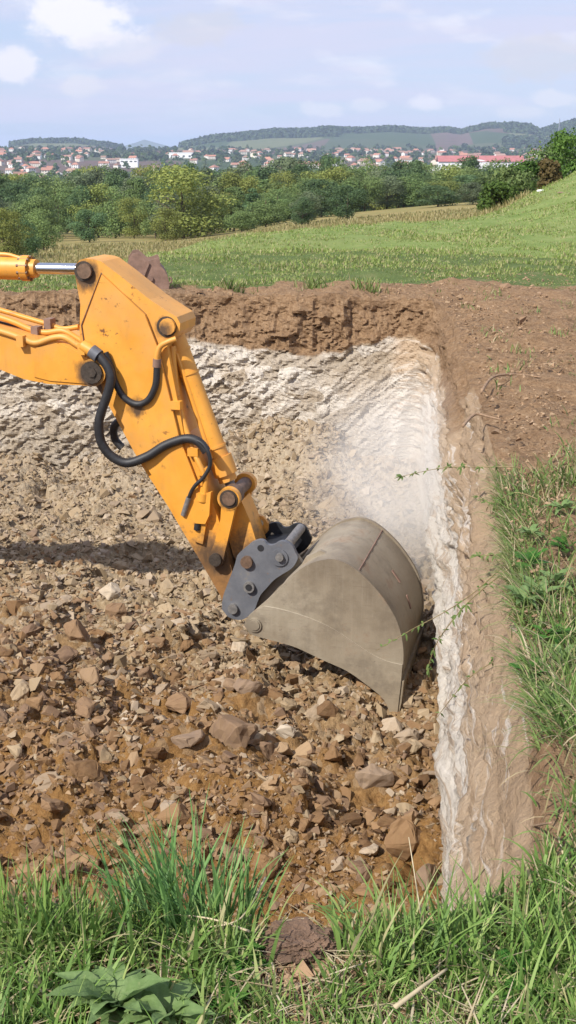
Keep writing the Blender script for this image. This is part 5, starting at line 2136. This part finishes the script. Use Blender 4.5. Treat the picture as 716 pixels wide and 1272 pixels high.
# bushes on the bank at the right
BUSH = [(618, 232, 43, 46, 'leaf_fresh', 'low green bush at the lower end of the hedge on the bank'),
        (640, 212, 44, 52, 'leaf_mid', 'green bush second from the low end of the bank hedge'),
        (655, 200, 47, 46, 'leaf_fresh', 'leafy green bush beside the reddish bush on the bank'),
        (683, 200, 40, 30, 'leaf_rust', 'reddish brown bush among the green bushes on the bank'),
        (690, 182, 47, 60, 'leaf_mid', 'tall green bush behind the reddish bush on the bank'),
        (714, 163, 44, 60, 'leaf_fresh', 'tallest green bush of the bank hedge at the right edge'),
        (752, 158, 45, 70, 'leaf_mid', 'green bush beyond the tallest one on the bank')]
for k, (px, tp, D, wpx, mt, lb) in enumerate(BUSH):
    p = at_dist(px, tp, D)
    z = float(H(p[0], p[1])) - .05
    h = max(p[2] - z, .6)
    w = wpx / 1500 * D * 1.15
    t = empty('bush', (p[0], p[1], z), lb, 'bush')
    link('foliage', crown_mesh('foliage', h, w, 'round', 2600, .11, M[mt], 120 + k, .02, 22), t)
    link('trunk', trunk_mesh('trunk', h, .03, 130 + k, w), t)

# two small pale stones / litter on the bank slope
for (px, py, D, s, mt, nm, lb, ct) in ((671, 236, 38, .16, 'white', 'stone', 'small white stone on the grassy bank below the reddish bush', 'stone'),
                                       (696, 243, 34, .14, 'rock_grey', 'stone', 'small dark stone on the grassy bank beside the white one', 'stone')):
    p = at_dist(px, py, D)
    if mt == 'white':
        M['white'] = mat_plain('white_stone', (.75, .75, .74), .8, 0, .1, 5)
    o = link(nm, rock_mesh(nm, 77 + px, M[mt]), None, (p[0], p[1], float(H(p[0], p[1])) + s * .2))
    o.scale = (s * 2, s, s)
    tag(o, lb, ct)


# ------------------------------------------------------------------ village
def mat_house(name, stops, rough=.85):
    t = NT(name)
    c = t.ramp(t.objrand(), stops)
    n = t.noise(t.coord('Object'), .8, 4, .6)
    c = t.mix(t.rng(n, .4, .7, 0, .25), c, t.mix(.5, c, (.2, .16, .12)))
    return t.fin(c, rough)


M['hwall'] = mat_house('house_plaster', [(0, (.74, .70, .64)), (.4, (.84, .83, .81)), (.75, (.70, .62, .50)), (1, (.82, .80, .76))])
M['hroof'] = mat_house('clay_roof_tiles', [(0, (.36, .15, .10)), (.35, (.46, .21, .14)), (.7, (.30, .15, .11)), (1, (.40, .24, .18))])
M['hroofb'] = mat_house('brown_roof_tiles', [(0, (.24, .13, .09)), (1, (.30, .19, .14))])
M['hwin'] = mat_plain('dark_window', (.06, .065, .075), .3, 0, .2, 3)
M['wwall'] = mat_plain('white_wall', (.82, .82, .82), .7, 0, .04, .3)
M['redroof'] = mat_plain('red_sheet_roof', (.38, .13, .12), .7, 0, .15, .3)


def house_meshes(L, Wd, hw, hr, hip=False):
    bm = bmesh.new()
    add_box(bm, (0, 0, hw / 2 - .5), (L, Wd, hw + 1))
    n_wall = len(bm.faces)
    ov = .5
    # gables
    if not hip:
        for sx in (-1, 1):
            a = [Vector((sx * L / 2, -Wd / 2, hw + .002)), Vector((sx * L / 2, Wd / 2, hw + .002)), Vector((sx * L / 2, 0, hw + hr * .96))]
            b = [p + Vector((-sx * .2, 0, 0)) for p in a]
            add_prism(bm, a, b)
    bmesh.ops.recalc_face_normals(bm, faces=bm.faces)
    for f in bm.faces:
        f.material_index = 0
    for sx in np.arange(-L / 2 + 2, L / 2 - 1, 3.2):
        for sy in (-1, 1):
            for z in ([1.6] if hw < 4 else [1.5, 4.2]):
                k = len(bm.faces)
                add_box(bm, (sx, sy * Wd / 2, z), (1.2, .12, 1.3))
                bm.faces.ensure_lookup_table()
                for f in bm.faces[k:]:
                    f.material_index = 1
    wall = bpy.data.meshes.new('wall')
    bm.to_mesh(wall)
    bm.free()
    wall.materials.append(M['hwall'])
    wall.materials.append(M['hwin'])
    bm = bmesh.new()
    e = L / 2 + ov
    r = (L / 2 - Wd * .42) if hip else e
    th = .3
    for sy in (-1, 1):
        lo = hw - ov * hr / (Wd / 2) + .05
        q = [Vector((-e, sy * (Wd / 2 + ov), lo)), Vector((e, sy * (Wd / 2 + ov), lo)), Vector((r, 0, hw + hr + .05)), Vector((-r, 0, hw + hr + .05))]
        add_prism(bm, q, [p + Vector((0, 0, th)) for p in q])
    if hip:
        for sx in (-1, 1):
            lo = hw - ov * hr / (Wd / 2) + .05
            q = [Vector((sx * e, -Wd / 2 - ov, lo)), Vector((sx * e, Wd / 2 + ov, lo)), Vector((sx * r, 0, hw + hr + .05))]
            add_prism(bm, q, [p + Vector((0, 0, th)) for p in q])
    add_box(bm, (L * .2, Wd * .12, hw + hr * .9 + .5), (.7, .7, 1.6))
    bmesh.ops.recalc_face_normals(bm, faces=bm.faces)
    roof = bpy.data.meshes.new('roof')
    bm.to_mesh(roof)
    bm.free()
    return wall, roof


HP = []
for (L, Wd, hw, hr, hip) in ((12, 9, 5.4, 2.8, False), (10, 8, 3.4, 2.6, False), (15, 9, 5.6, 3.0, True), (18, 10, 5.8, 2.8, False), (11, 9, 5.6, 2.6, True)):
    w, r = house_meshes(L, Wd, hw, hr, hip)
    r1 = r
    r1.materials.append(M['hroof'])
    r2 = r.copy()
    r2.materials.clear()
    r2.materials.append(M['hroofb'])
    HP.append((w, r1, r2))
rv = random.Random(5)
placed = []
n_h = 0
tries = 0
while n_h < 290 and tries < 30000:
    tries += 1
    px = rv.uniform(-30, 700)
    D = rv.uniform(1050, 2500)
    u = rv.random()
    dens = np.interp(px, [-30, 60, 115, 150, 180, 240, 300, 420, 540, 640, 700], [.9, 1, .55, .35, .5, .7, .95, 1, .85, .55, .2])
    if D > 1900:
        dens *= .75
    if u > dens:
        continue
    x = (px - 358) / 1500 * D * .97
    if 520 < px < 660 and 1180 < D < 1330:
        continue
    if any((x - a) ** 2 + (D - b) ** 2 < 16 ** 2 for a, b in placed):
        continue
    placed.append((x, D))
    k = rv.randrange(len(HP))
    br = rv.random() < .22
    z = float(H(x, D))
    zone = 'lower part of the village behind the trees' if D < 1500 else ('middle of the village on the slope' if D < 1950 else 'upper edge of the village below the hills')
    lb = f"pale house with {'brown' if br else 'orange-red'} tiled roof in the {zone}"
    t = empty('village_house', (x, D, z), lb, 'house', f"{'brown' if br else 'orange-red'} roofed houses, {zone}", rv.uniform(0, 3.14) if rv.random() < .5 else rv.uniform(-.3, .3))
    s = rv.uniform(.6, .95)
    t.scale = (s, s, s)
    link('wall', HP[k][0], t)
    link('roof', HP[k][2 if br else 1], t)
    n_h += 1


def long_building(name, px0, px1, pt, pb, D, label, roof, rh, dep):
    a, b = at_dist(px0, pb, D), at_dist(px1, pb, D)
    c = (a + b) / 2
    L = b[0] - a[0]
    hgt = float(at_dist(px0, pt, D)[2] - a[2])
    root = empty(name, (c[0], D, a[2]), label, 'building')
    bm = bmesh.new()
    add_box(bm, (0, 0, hgt / 2 - 4), (L, dep, hgt + 8))
    me = bpy.data.meshes.new('wall')
    bm.to_mesh(me)
    bm.free()
    me.materials.append(M['wwall'])
    wl = link('wall', me, root)
    bm = bmesh.new()
    if rh > 1:
        for sy in (-1, 1):
            q = [Vector((-L / 2 - 1, sy * (dep / 2 + 1), hgt + .02)), Vector((L / 2 + 1, sy * (dep / 2 + 1), hgt + .02)), Vector((L / 2 + 1, 0, hgt + rh)), Vector((-L / 2 - 1, 0, hgt + rh))]
            add_prism(bm, q, [p + Vector((0, 0, .4)) for p in q])
    else:
        add_box(bm, (0, 0, hgt + .4), (L + .6, dep + .6, .8))
    bmesh.ops.recalc_face_normals(bm, faces=bm.faces)
    me = bpy.data.meshes.new('roof')
    bm.to_mesh(me)
    bm.free()
    me.materials.append(M[roof])
    link('roof', me, root)
    for k in range(max(4, int(L / 9))):
        bm = bmesh.new()
        add_box(bm, (-L / 2 + (k + .5) * L / max(4, int(L / 9)), -dep / 2, hgt * .5), (3, .3, hgt * .28))
        me = bpy.data.meshes.new('window')
        bm.to_mesh(me)
        bm.free()
        me.materials.append(M['hwin'])
        link('window', me, root)
    return root, hgt, L


lbld, hg, LL = long_building('long_building', 544, 648, 201, 210, 1240, 'long low white building with a red roof right above the tree belt', 'redroof', 5.5, 18)
bm = bmesh.new()
pts = [(-11 + 22 * k / 12, 0) for k in (0, 12)]
arcv = [Vector((-12 + 24 * k / 14 - LL * .05, -9.6, hg * .4 + (hg * .95) * math.sin(math.pi * (.18 + .64 * k / 14)))) for k in range(15)]
arcv = [Vector((-12 - LL * .05, -9.6, -2))] + arcv + [Vector((12 - LL * .05, -9.6, -2))]
add_prism(bm, arcv, [p + Vector((0, 6, 0)) for p in arcv])
bmesh.ops.recalc_face_normals(bm, faces=bm.faces)
me = bpy.data.meshes.new('arched_gable')
bm.to_mesh(me)
bm.free()
me.materials.append(M['wwall'])
link('arched_gable', me, lbld)
long_building('white_block', 211, 240, 190, 198, 1900, 'white flat-roofed block at the upper left end of the village', 'wwall', .8, 16)
long_building('white_block', 150, 172, 198, 203, 1500, 'small flat white hall between the two halves of the village', 'wwall', .8, 12)

# radio mast on the right hill
p = at_dist(695, 158, 3000)
mast = empty('radio_mast', (p[0], 3000, float(H(p[0], 3000))), 'thin grey lattice mast on top of the wooded right hill', 'mast')
hm = float(at_dist(695, 147, 3000)[2]) - float(H(p[0], 3000))
M['mastgrey'] = mat_plain('mast_steel', (.3, .3, .32), .6, .3)
bm = bmesh.new()
hm = max(hm, 18)
for sx, sy in ((-1, -1), (1, -1), (1, 1), (-1, 1)):
    add_cyl(bm, (sx * 2.4, sy * 2.4, -3), (sx * .4, sy * .4, hm), .35, .25, 6)
for k in range(6):
    z0, z1 = hm * k / 6, hm * (k + 1) / 6
    f0, f1 = 2.4 - 2 * k / 6, 2.4 - 2 * (k + 1) / 6
    for s in (-1, 1):
        add_cyl(bm, (-f0, s * f0, z0), (f1, s * f1, z1), .18, .18, 5)
        add_cyl(bm, (f0, s * f0, z0), (-f1, s * f1, z1), .18, .18, 5)
me = bpy.data.meshes.new('lattice')
bm.to_mesh(me)
bm.free()
me.materials.append(M['mastgrey'])
link('lattice', me, mast)

# trees between the houses
VT = []
for v in range(4):
    VT.append((crown_mesh('crown', 10, [8, 7, 5, 8][v], ['round', 'round', 'column', 'round'][v], 420, 1.5, M[['leaf_mid', 'leaf_dark', 'leaf_dark', 'leaf_grey'][v]], 210 + v, .05, 10), trunk_mesh('trunk', 10, .25, 220 + v, 7)))
VL = ['mid green garden tree among the village houses', 'dark garden tree among the village houses', 'slim dark garden tree among the village houses', 'pale green garden tree among the village houses']
n_t, tries = 0, 0
while n_t < 300 and tries < 9000:
    tries += 1
    px, D = rv.uniform(-40, 720), rv.uniform(900, 2550)
    x = (px - 358) / 1500 * D * .97
    if any((x - a) ** 2 + (D - b) ** 2 < 11 ** 2 for a, b in placed):
        continue
    if 535 < px < 655 and 1000 < D < 1330:
        continue
    v = rv.choices([0, 1, 2, 3], [4, 4, 2, 1.5])[0]
    t = empty('garden_tree', (x, D, float(H(x, D)) - .3), VL[v], 'tree', ['mid green', 'dark', 'slim dark', 'pale green'][v] + ' trees among the houses', rv.uniform(0, 6))
    s = rv.uniform(.6, 1.25)
    t.scale = (s, s, s)
    link('crown', VT[v][0], t)
    link('trunk', VT[v][1], t)
    n_t += 1


# woods on the hills and thick far growth: masses of crowns nobody could count
def wood(name, zones, seed, rad, mat):
    rng = np.random.default_rng(seed)
    C = []
    for (p0, p1, d0, d1, n) in zones:
        px = rng.uniform(p0, p1, n)
        D = rng.uniform(d0, d1, n)
        x = (px - 358) / 1500 * D * .97
        m = fbm(xyz(x * .0035, D * .0035), 3, seed=seed) > -0.55
        C.append(np.stack([x[m], D[m], H(x[m], D[m])], -1))
    C = np.concatenate(C)
    n = len(C)
    per = 26
    d = rng.normal(0, 1, (n * per, 3))
    d /= np.linalg.norm(d, axis=1)[:, None]
    d[:, 2] = np.abs(d[:, 2])
    s = np.repeat(rad * rng.uniform(.6, 1.25, n), per)
    cen = np.repeat(C, per, 0) + d * s[:, None] * np.array([1, 1, 1.2]) * rng.uniform(.6, 1.05, (n * per, 1))
    nr = d + rng.normal(0, .4, d.shape)
    nr /= np.linalg.norm(nr, axis=1)[:, None]
    V, F = quads_from(cen, nr, s * .95, rng, .8)
    kind(link(name, np_mesh(name, V, F, False, [mat])), 'stuff')


M['woodleaf'] = mat_leaf('hill_wood_leaves', (0.026, 0.048, 0.020), (0.058, 0.090, 0.034), .1, 0)
wood('forest', [(20, 155, 3480, 3900, 1500), (228, 420, 3250, 3900, 2200), (300, 640, 3450, 3950, 3600), (625, 900, 2700, 3800, 5200), (590, 650, 3550, 3800, 300)], 31, 10, M['woodleaf'])
wood('forest', [(-150, 900, 300, 900, 2200), (-150, 420, 900, 1150, 700)], 33, 5.5, M['leaf_mid'])
wood('forest', [(-50, 720, 1700, 2900, 600)], 35, 6, M['woodleaf'])

# ------------------------------------------------------------------ sky, sun, air
SUN_AZ = (-0.70, -0.71)      # horizontal direction towards the sun
SUN_EL = R(43)
n_ = math.hypot(*SUN_AZ)
to_sun = Vector((SUN_AZ[0] / n_ * math.cos(SUN_EL), SUN_AZ[1] / n_ * math.cos(SUN_EL), math.sin(SUN_EL)))
sd = bpy.data.lights.new('sun', 'SUN')
sd.energy = 4.6
sd.angle = R(0.53)
sd.color = (1.0, 0.95, 0.87)
so = bpy.data.objects.new('sun', sd)
COL.objects.link(so)
so.rotation_euler = (-to_sun).to_track_quat('-Z', 'Y').to_euler()
so.location = to_sun * 60

world = bpy.data.worlds.new('World')
scene.world = world
world.use_nodes = True
wt = world.node_tree
for nd in list(wt.nodes):
    wt.nodes.remove(nd)


class WT(NT):
    def __init__(self, tree):
        self.t = tree
        self.n = tree.nodes


w = WT(wt)
sky = w.node('ShaderNodeTexSky', sky_type='NISHITA')
sky.sun_disc = False
sky.sun_elevation = SUN_EL
sky.sun_rotation = math.atan2(SUN_AZ[0], SUN_AZ[1])
sky.air_density = 1.0
sky.dust_density = 0.6
sky.ozone_density = 1.6
bg = w.node('ShaderNodeBackground')
bg.inputs['Strength'].default_value = 0.1
dirv = w.coord('Generated')
s = w.sep(dirv)
zz = w.math('MAXIMUM', s[2], 0.0)
den = w.math('ADD', zz, 0.10)
comb = w.node('ShaderNodeCombineXYZ')
w.set(comb.inputs[0], w.math('DIVIDE', s[0], den))
w.set(comb.inputs[1], w.math('DIVIDE', s[1], den))
pl = comb.outputs[0]
# thin veil of high cloud
veil = w.noise(w.mapping(pl, (0.22, 0.34, 1)), 1.6, 5, .6, .4)
veil = w.rng(veil, 0.38, 0.60, 0.30, 0.97, True)
# small puffy clouds low in the sky
dv2 = w.mapping(dirv, (7.5, 7.5, 24))
puff = w.noise(dv2, 1.35, 6, .55, .25)
low = w.rng(s[2], 0.015, 0.05)
puff = w.math('MULTIPLY', w.rng(puff, .50, .64, 0, 1, True), low)
shade = w.noise(w.mapping(dirv, (7.5, 7.5, 24), (0.02, 0, 0)), 2.6, 5, .6)
veilc = w.mix(w.rng(zz, 0.0, 0.2), (5.75, 5.75, 7.15), (5.4, 5.6, 7.25))
puffc = w.ramp(shade, [(.35, (6.3, 6.1, 7.2)), (.65, (8.0, 7.9, 8.3))])
blue = w.mix(0.55, sky.outputs[0], (3.4, 5.0, 8.2))
c = w.mix(veil, blue, veilc)
c = w.mix(w.math('MULTIPLY', puff, .45), c, puffc)
edge = w.noise(w.mapping(dirv, (26, 26, 40)), 1.0, 6, .62)
for (cx, cy_, rx, ry, br, am) in ((95, 27, 78, 32, 8.3, .95), (18, 78, 34, 24, 7.9, .9), (255, 36, 62, 24, 6.0, .5), (528, 127, 32, 13, 8.0, .7), (105, 110, 34, 15, 7.2, .6),
                                  (150, 62, 60, 20, 7.2, .5), (670, 72, 90, 26, 6.0, .55), (405, 137, 30, 12, 7.7, .6), (455, 131, 30, 10, 7.7, .5), (655, 140, 40, 12, 7.4, .6), (690, 124, 40, 11, 7.6, .6)):
    d0 = ray(cx, cy_)
    d0 = d0 / np.linalg.norm(d0)
    a0 = w.node('ShaderNodeVectorMath', operation='SUBTRACT')
    w.set(a0.inputs[0], dirv)
    a0.inputs[1].default_value = tuple(d0)
    a1 = w.node('ShaderNodeVectorMath', operation='MULTIPLY')
    w.set(a1.inputs[0], a0.outputs[0])
    a1.inputs[1].default_value = (1500 / rx, 1500 / rx, 1500 / ry)
    a2 = w.node('ShaderNodeVectorMath', operation='LENGTH')
    w.set(a2.inputs[0], a1.outputs[0])
    f = w.math('SUBTRACT', 1.0, a2.outputs['Value'])
    f = w.math('ADD', f, w.math('MULTIPLY', w.math('SUBTRACT', edge, .5), 2.2))
    f = w.rng(f, 0.0, 0.55, 0, am, True)
    c = w.mix(f, c, (br * .95, br * .93, br * 1.01))
w.set(bg.inputs['Color'], c)
wo = w.node('ShaderNodeOutputWorld')
wt.links.new(bg.outputs[0], wo.inputs['Surface'])


# the air: one closed box of thin even haze
def haze_box():
    bm = bmesh.new()
    x, y0, y1, z0, z1 = 15500, -15500, 15500, -70, 150
    add_box(bm, (0, 0, (z0 + z1) / 2), (2 * x, y1 - y0, z1 - z0))
    me = bpy.data.meshes.new('haze')
    bm.to_mesh(me)
    bm.free()
    m = bpy.data.materials.new('thin_air_haze')
    m.use_nodes = True
    t = m.node_tree
    t.nodes.remove(t.nodes['Principled BSDF'])
    v = t.nodes.new('ShaderNodeVolumePrincipled')
    v.inputs['Color'].default_value = (0.62, 0.75, 1.0, 1)
    v.inputs['Density'].default_value = 0.00012
    v.inputs['Anisotropy'].default_value = 0.0
    t.links.new(v.outputs[0], t.nodes['Material Output'].inputs['Volume'])
    me.materials.append(m)
    kind(link('haze', me), 'stuff')


haze_box()


def dust():
    c = Vector((1.0, 10.3, -1.15))
    r = Vector((1.15, 2.3, 1.15))
    bm = bmesh.new()
    bmesh.ops.create_icosphere(bm, subdivisions=3, radius=1.0)
    me = bpy.data.meshes.new('dust')
    bm.to_mesh(me)
    bm.free()
    m = bpy.data.materials.new('pale_dust')
    m.use_nodes = True
    nt = WT(m.node_tree)
    nt.n.remove(nt.n['Principled BSDF'])
    v = nt.node('ShaderNodeVolumePrincipled')
    v.inputs['Color'].default_value = (0.98, 0.955, 0.92, 1)
    v.inputs['Anisotropy'].default_value = -0.25
    oc = nt.coord('Object')
    ln = nt.node('ShaderNodeVectorMath', operation='LENGTH')
    nt.set(ln.inputs[0], oc)
    f = nt.rng(ln.outputs['Value'], 1.0, 0.15, 0, 1, True)
    nz = nt.noise(oc, 1.8, 4, .6)
    dn = nt.math('MULTIPLY', f, nt.rng(nz, .3, .7, .25, 1.0))
    nt.set(v.inputs['Density'], nt.math('MULTIPLY', dn, 0.75))
    m.node_tree.links.new(v.outputs[0], m.node_tree.nodes['Material Output'].inputs['Volume'])
    me.materials.append(m)
    o = link('dust', me, None, c)
    o.scale = r
    kind(o, 'stuff')
    try:
        m.volume_intersection_method = 'FAST'
    except Exception:
        pass


dust()

# ------------------------------------------------------------------ camera and render
cd = bpy.data.cameras.new('camera')
cd.sensor_fit = 'VERTICAL'
cd.sensor_height = 24.0
cd.sensor_width = 24.0
cd.lens = 24.0 * 1500 / 1272
cd.clip_start = 0.05
cd.clip_end = 60000
co = bpy.data.objects.new('camera', cd)
COL.objects.link(co)
co.location = (0, 0, CAMZ)
co.rotation_euler = (math.pi / 2 - PITCH, 0, 0)
scene.camera = co

scene.view_settings.view_transform = 'Standard'
scene.view_settings.look = 'None'
scene.view_settings.exposure = 0.40
scene.view_settings.gamma = 1.0
scene.view_settings.use_curve_mapping = False
cy = scene.cycles
cy.use_denoising = True
cy.max_bounces = 6
cy.diffuse_bounces = 3
cy.glossy_bounces = 2
cy.transmission_bounces = 4
cy.transparent_max_bounces = 4
cy.volume_bounces = 1
cy.volume_step_rate = 2.0
cy.volume_max_steps = 64
cy.sample_clamp_indirect = 6
